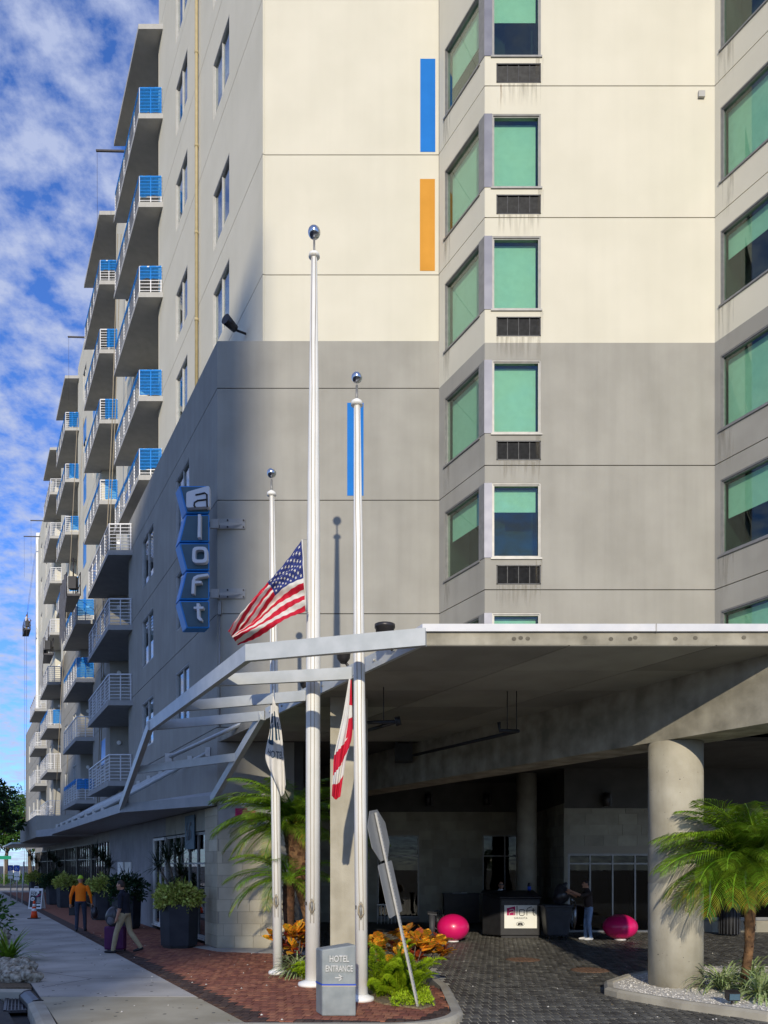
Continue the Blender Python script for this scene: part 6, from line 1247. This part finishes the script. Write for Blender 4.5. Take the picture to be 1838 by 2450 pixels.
person('worker standing on the farthest swing stage, in pale clothes', so + KD * 1.3 + Vector((.3, 0, .1)), (1, 0), dict(hip=(0, 0, .95), chest=(0, .02, 1.40), neck=(0, .02, 1.50), head=(0, .04, 1.645),
    leg_l=((-.095, 0, .90), (-.1, .02, .49), (-.1, 0, .09), (-.1, .15, .035)), leg_r=((.095, 0, .90), (.1, .02, .49), (.1, 0, .09), (.1, .15, .035)), arm_l=((-.2, 0, 1.4), (-.25, .12, 1.15), (-.2, .35, 1.2)), arm_r=((.2, 0, 1.4), (.25, .1, 1.15), (.2, .33, 1.3))), dict(shirt=TEE, sleeve=TEE, fore=SKIN, legs=KHAKI, shoe=SHOE, skin=SKIN), 1.0, vox=.03, hair=HAIRD)
for i, (xt, yt, xb, yb, Y, lb) in enumerate([(282, 560, 232, 1975, 35.6, 'right rope of the near pair hanging in front of the balconies'), (290, 560, 236, 1975, 35.8, 'left rope of the near pair hanging in front of the balconies'), (186, 1000, 130, 1990, 49.2, 'rope hanging before the third balcony column'), (200, 1000, 155, 1985, 48.6, 'slack rope right of the third balcony column')]):
    a, b = P(xt, yt, Y), P(xb, yb, Y - 1.5); o = MB().tube([a, a.lerp(b, .33) + Vector((.05, 0, 0)), a.lerp(b, .66) + Vector((-.05, 0, 0)), b], .02, 5).build('hanging_rope', FROPE, None, org=a); tag(o, lb, 'rope', 'ropes down the street facade')
for (x0, y0, Y, ln, lb) in ((300, 362, 36.0, 1.7, 'nearest roof davit arm over the parapet'), (202, 807, 49.0, 1.3, 'second roof davit arm over the parapet'), (106, 1246, 72.0, 1.6, 'third roof davit arm over the parapet'), (96, 1284, 76, 2.0, 'farthest roof davit arm above the swing stage')):
    p = P(x0, y0, Y); t = thing('roof_davit', p, lb, 'davit', 'davit arms on the roof edge'); MB().beam(p, p + Vector((-ln * .8, 0, .03)), .07, .08).build('arm', DKMET, t); MB().tube([p + Vector((-ln * .8 + .05, 0, 0)), p + Vector((-ln * .8 + .06, 0, -4))], .007, 5).build('line', FROPED, t); MB().beam(p + Vector((.5, 0, -.2)), p, .08, .1).build('brace', DKMET, t)
# ============================================================ TREES DOWN THE STREET
def tree(base, h, r, label, seed, n=5200, m=LEAFT, ls=.34):
    t = thing('street_tree', base, label, 'tree', 'trees at the end of the street'); rg = random.Random(seed); b = Vector(base); top = b + Vector((rg.uniform(-.4, .4), rg.uniform(-.4, .4), h * .55))
    MB().tube([b, b.lerp(top, .5) + Vector((rg.uniform(-.2, .2), 0, 0)), top], [.28, .2, .1], 8).build('trunk', BARK, t); lm = MB(); cl = []
    for i in range(26):
        a = rg.uniform(0, 6.28); k = rg.random() ** .6; c = b + Vector((math.cos(a) * r * k, math.sin(a) * r * k, h * (.42 + .55 * rg.random() * (1 - .5 * k)))); cl.append((c, rg.uniform(.22, .42) * r)); lm.tube([b.lerp(top, rg.uniform(.5, 1)), c], [.06, .02], 5)
    lm.build('limbs', BARK, t)
    def f(g, n_):
        i = g.integers(0, len(cl), n_); v = g.normal(size=(n_, 3)); v /= np.linalg.norm(v, axis=1)[:, None]; C_ = np.array([c[0][:] for c in cl])[i]; R_ = np.array([c[1] for c in cl])[i][:, None]; return C_ + v * R_ * g.uniform(.55, 1, (n_, 1)) * np.array([1, 1, .75]), v
    leaves(n, f, seed, ls, ls * .55).build('crown', m, t)
tree((-23.2, 44, -.1), 8.6, 2.6, 'dark leafy tree nearest at the left picture edge', 1, 4200, LEAFD, .3)
tree((-45, 92, -.1), 12.5, 5, 'broad green tree right behind the parking signs', 2)
tree((-40.2, 88, -.1), 11.5, 3.6, 'sunlit green tree against the far building corner', 3)
tree((-52, 100, -.1), 12, 6, 'green tree farther left beyond the street corner', 4)
tree((-36.0, 86, -.1), 7.5, 3.2, 'low green tree under the far awning', 5)
for i, (x, y, lb) in enumerate(((-42, 80, 'clipped yellow green hedge mound far left'), (-38.5, 81, 'clipped hedge mound beside the far white sign'), (-35, 80, 'hedge mound nearest the building at the street end'))):
    s = thing('hedge_mound', (x, y, -.1), lb, 'hedge', 'hedge mounds at the street end'); leaves(900, ell((x, y, .3), (2.0, 1.2, 1.0), .5, -.2), 90 + i, .22, .12).build('foliage', LEAFT, s); MB().tube([(x, y, -.1), (x, y, .5)], .05, 6).build('stem', BARK, s)
struct('far_road', MB().prism([(-200, 62), (-24, 62), (-30, 76), (-200, 76)], -.2, -.14), SIDEW)
# ============================================================ TOWER ACROSS THE STREET (behind the camera; its shade falls on the street facade)
TWX, TWY, TWH = -4.9, -110.0, 66.9
tw = thing('tower_block', (-30, -118, 0), 'pale tower block across the street behind the viewer', 'building')
MB().box((TWX - 46, TWY - 18, -.2), (TWX - .15, TWY - .3, TWH - .4)).build('wall', TOWER, tw)
for k in range(20): MB().box((TWX - 46.2, TWY - 18.2, 3.2 * k + 3), (TWX, TWY, 3.2 * k + 4.2)).build('floor_band', TOWER, tw)
MB().box((TWX - 46.2, TWY - 18.2, 54.5), (TWX + 1.05, TWY, TWH)).build('top_storeys', TOWER, tw); MB().box((TWX - 46.4, TWY - 18.4, TWH), (TWX + 1.1, TWY + .05, TWH + .1)).build('roof', TOWER, tw)
for k in range(20):
    for j in range(9): MB().box((TWX - 45 + j * 5, TWY - .32, 3.2 * k + 4.3), (TWX - 42 + j * 5, TWY - .25, 3.2 * k + 6.1)).build('window', GLB, tw)

# ============================================================ WEAR: cracks, crumbs and gum
for i, (pts_, lb) in enumerate((([(78, 2322), (140, 2331), (220, 2341)], 'long thin crack running from the rocks across the sidewalk'), ([(101, 2363), (160, 2352), (220, 2341), (300, 2340), (380, 2338)], 'thin forked crack crossing the near sidewalk slab'))):
    mb = MB(); q = [G(*p, .002) for p in pts_]
    for a, b in zip(q, q[1:]):
        s_ = (b - a).cross(Vector((0, 0, 1))).normalized() * .009; mb.raw([a - s_, b - s_, b + s_, a + s_], [(0, 1, 2, 3)])
    mb.build('crack', SJOINT, swk)
mb = MB(); rg = random.Random(21)
for i in range(170):
    Y = rg.uniform(10.4, 26); side = rg.random(); X = rg.uniform(SWL(Y) + .1, min(gx(Y) - .2, -.9) if Y > 19 else -.6) if side < .7 else rg.uniform(1.5, .45 * Y)
    z = .005 if side < .7 else DZ + .005; r = rg.uniform(.008, .022); n = 5
    mb.raw([(X + r * math.cos(2 * math.pi * k / n), Y + r * 1.3 * math.sin(2 * math.pi * k / n), z) for k in range(n)] + [(X, Y, z + r * .8)], [(k, (k + 1) % n, n) for k in range(n)], rg.choice((0, 0, 1)))
tag(mb.build('ground_crumbs', [PEBB, MULCH]), 'pale crumbs and dry leaf bits strewn over bricks, pavers and sidewalk', 'litter', kind='stuff')
mb = MB()
for i in range(120):
    Y = rg.uniform(9.8, 24); X = rg.uniform(SWL(Y) + .1, SWR(Y) - .1); r = rg.uniform(.01, .035); mb.raw([(X + r * math.cos(2 * math.pi * k / 7) * rg.uniform(.7, 1.2), Y + r * math.sin(2 * math.pi * k / 7), .0015) for k in range(7)], [tuple(range(7))])
tag(mb.build('gum_spots', SJOINT), 'dark gum spots dotted over the sidewalk', 'stain', kind='stuff')
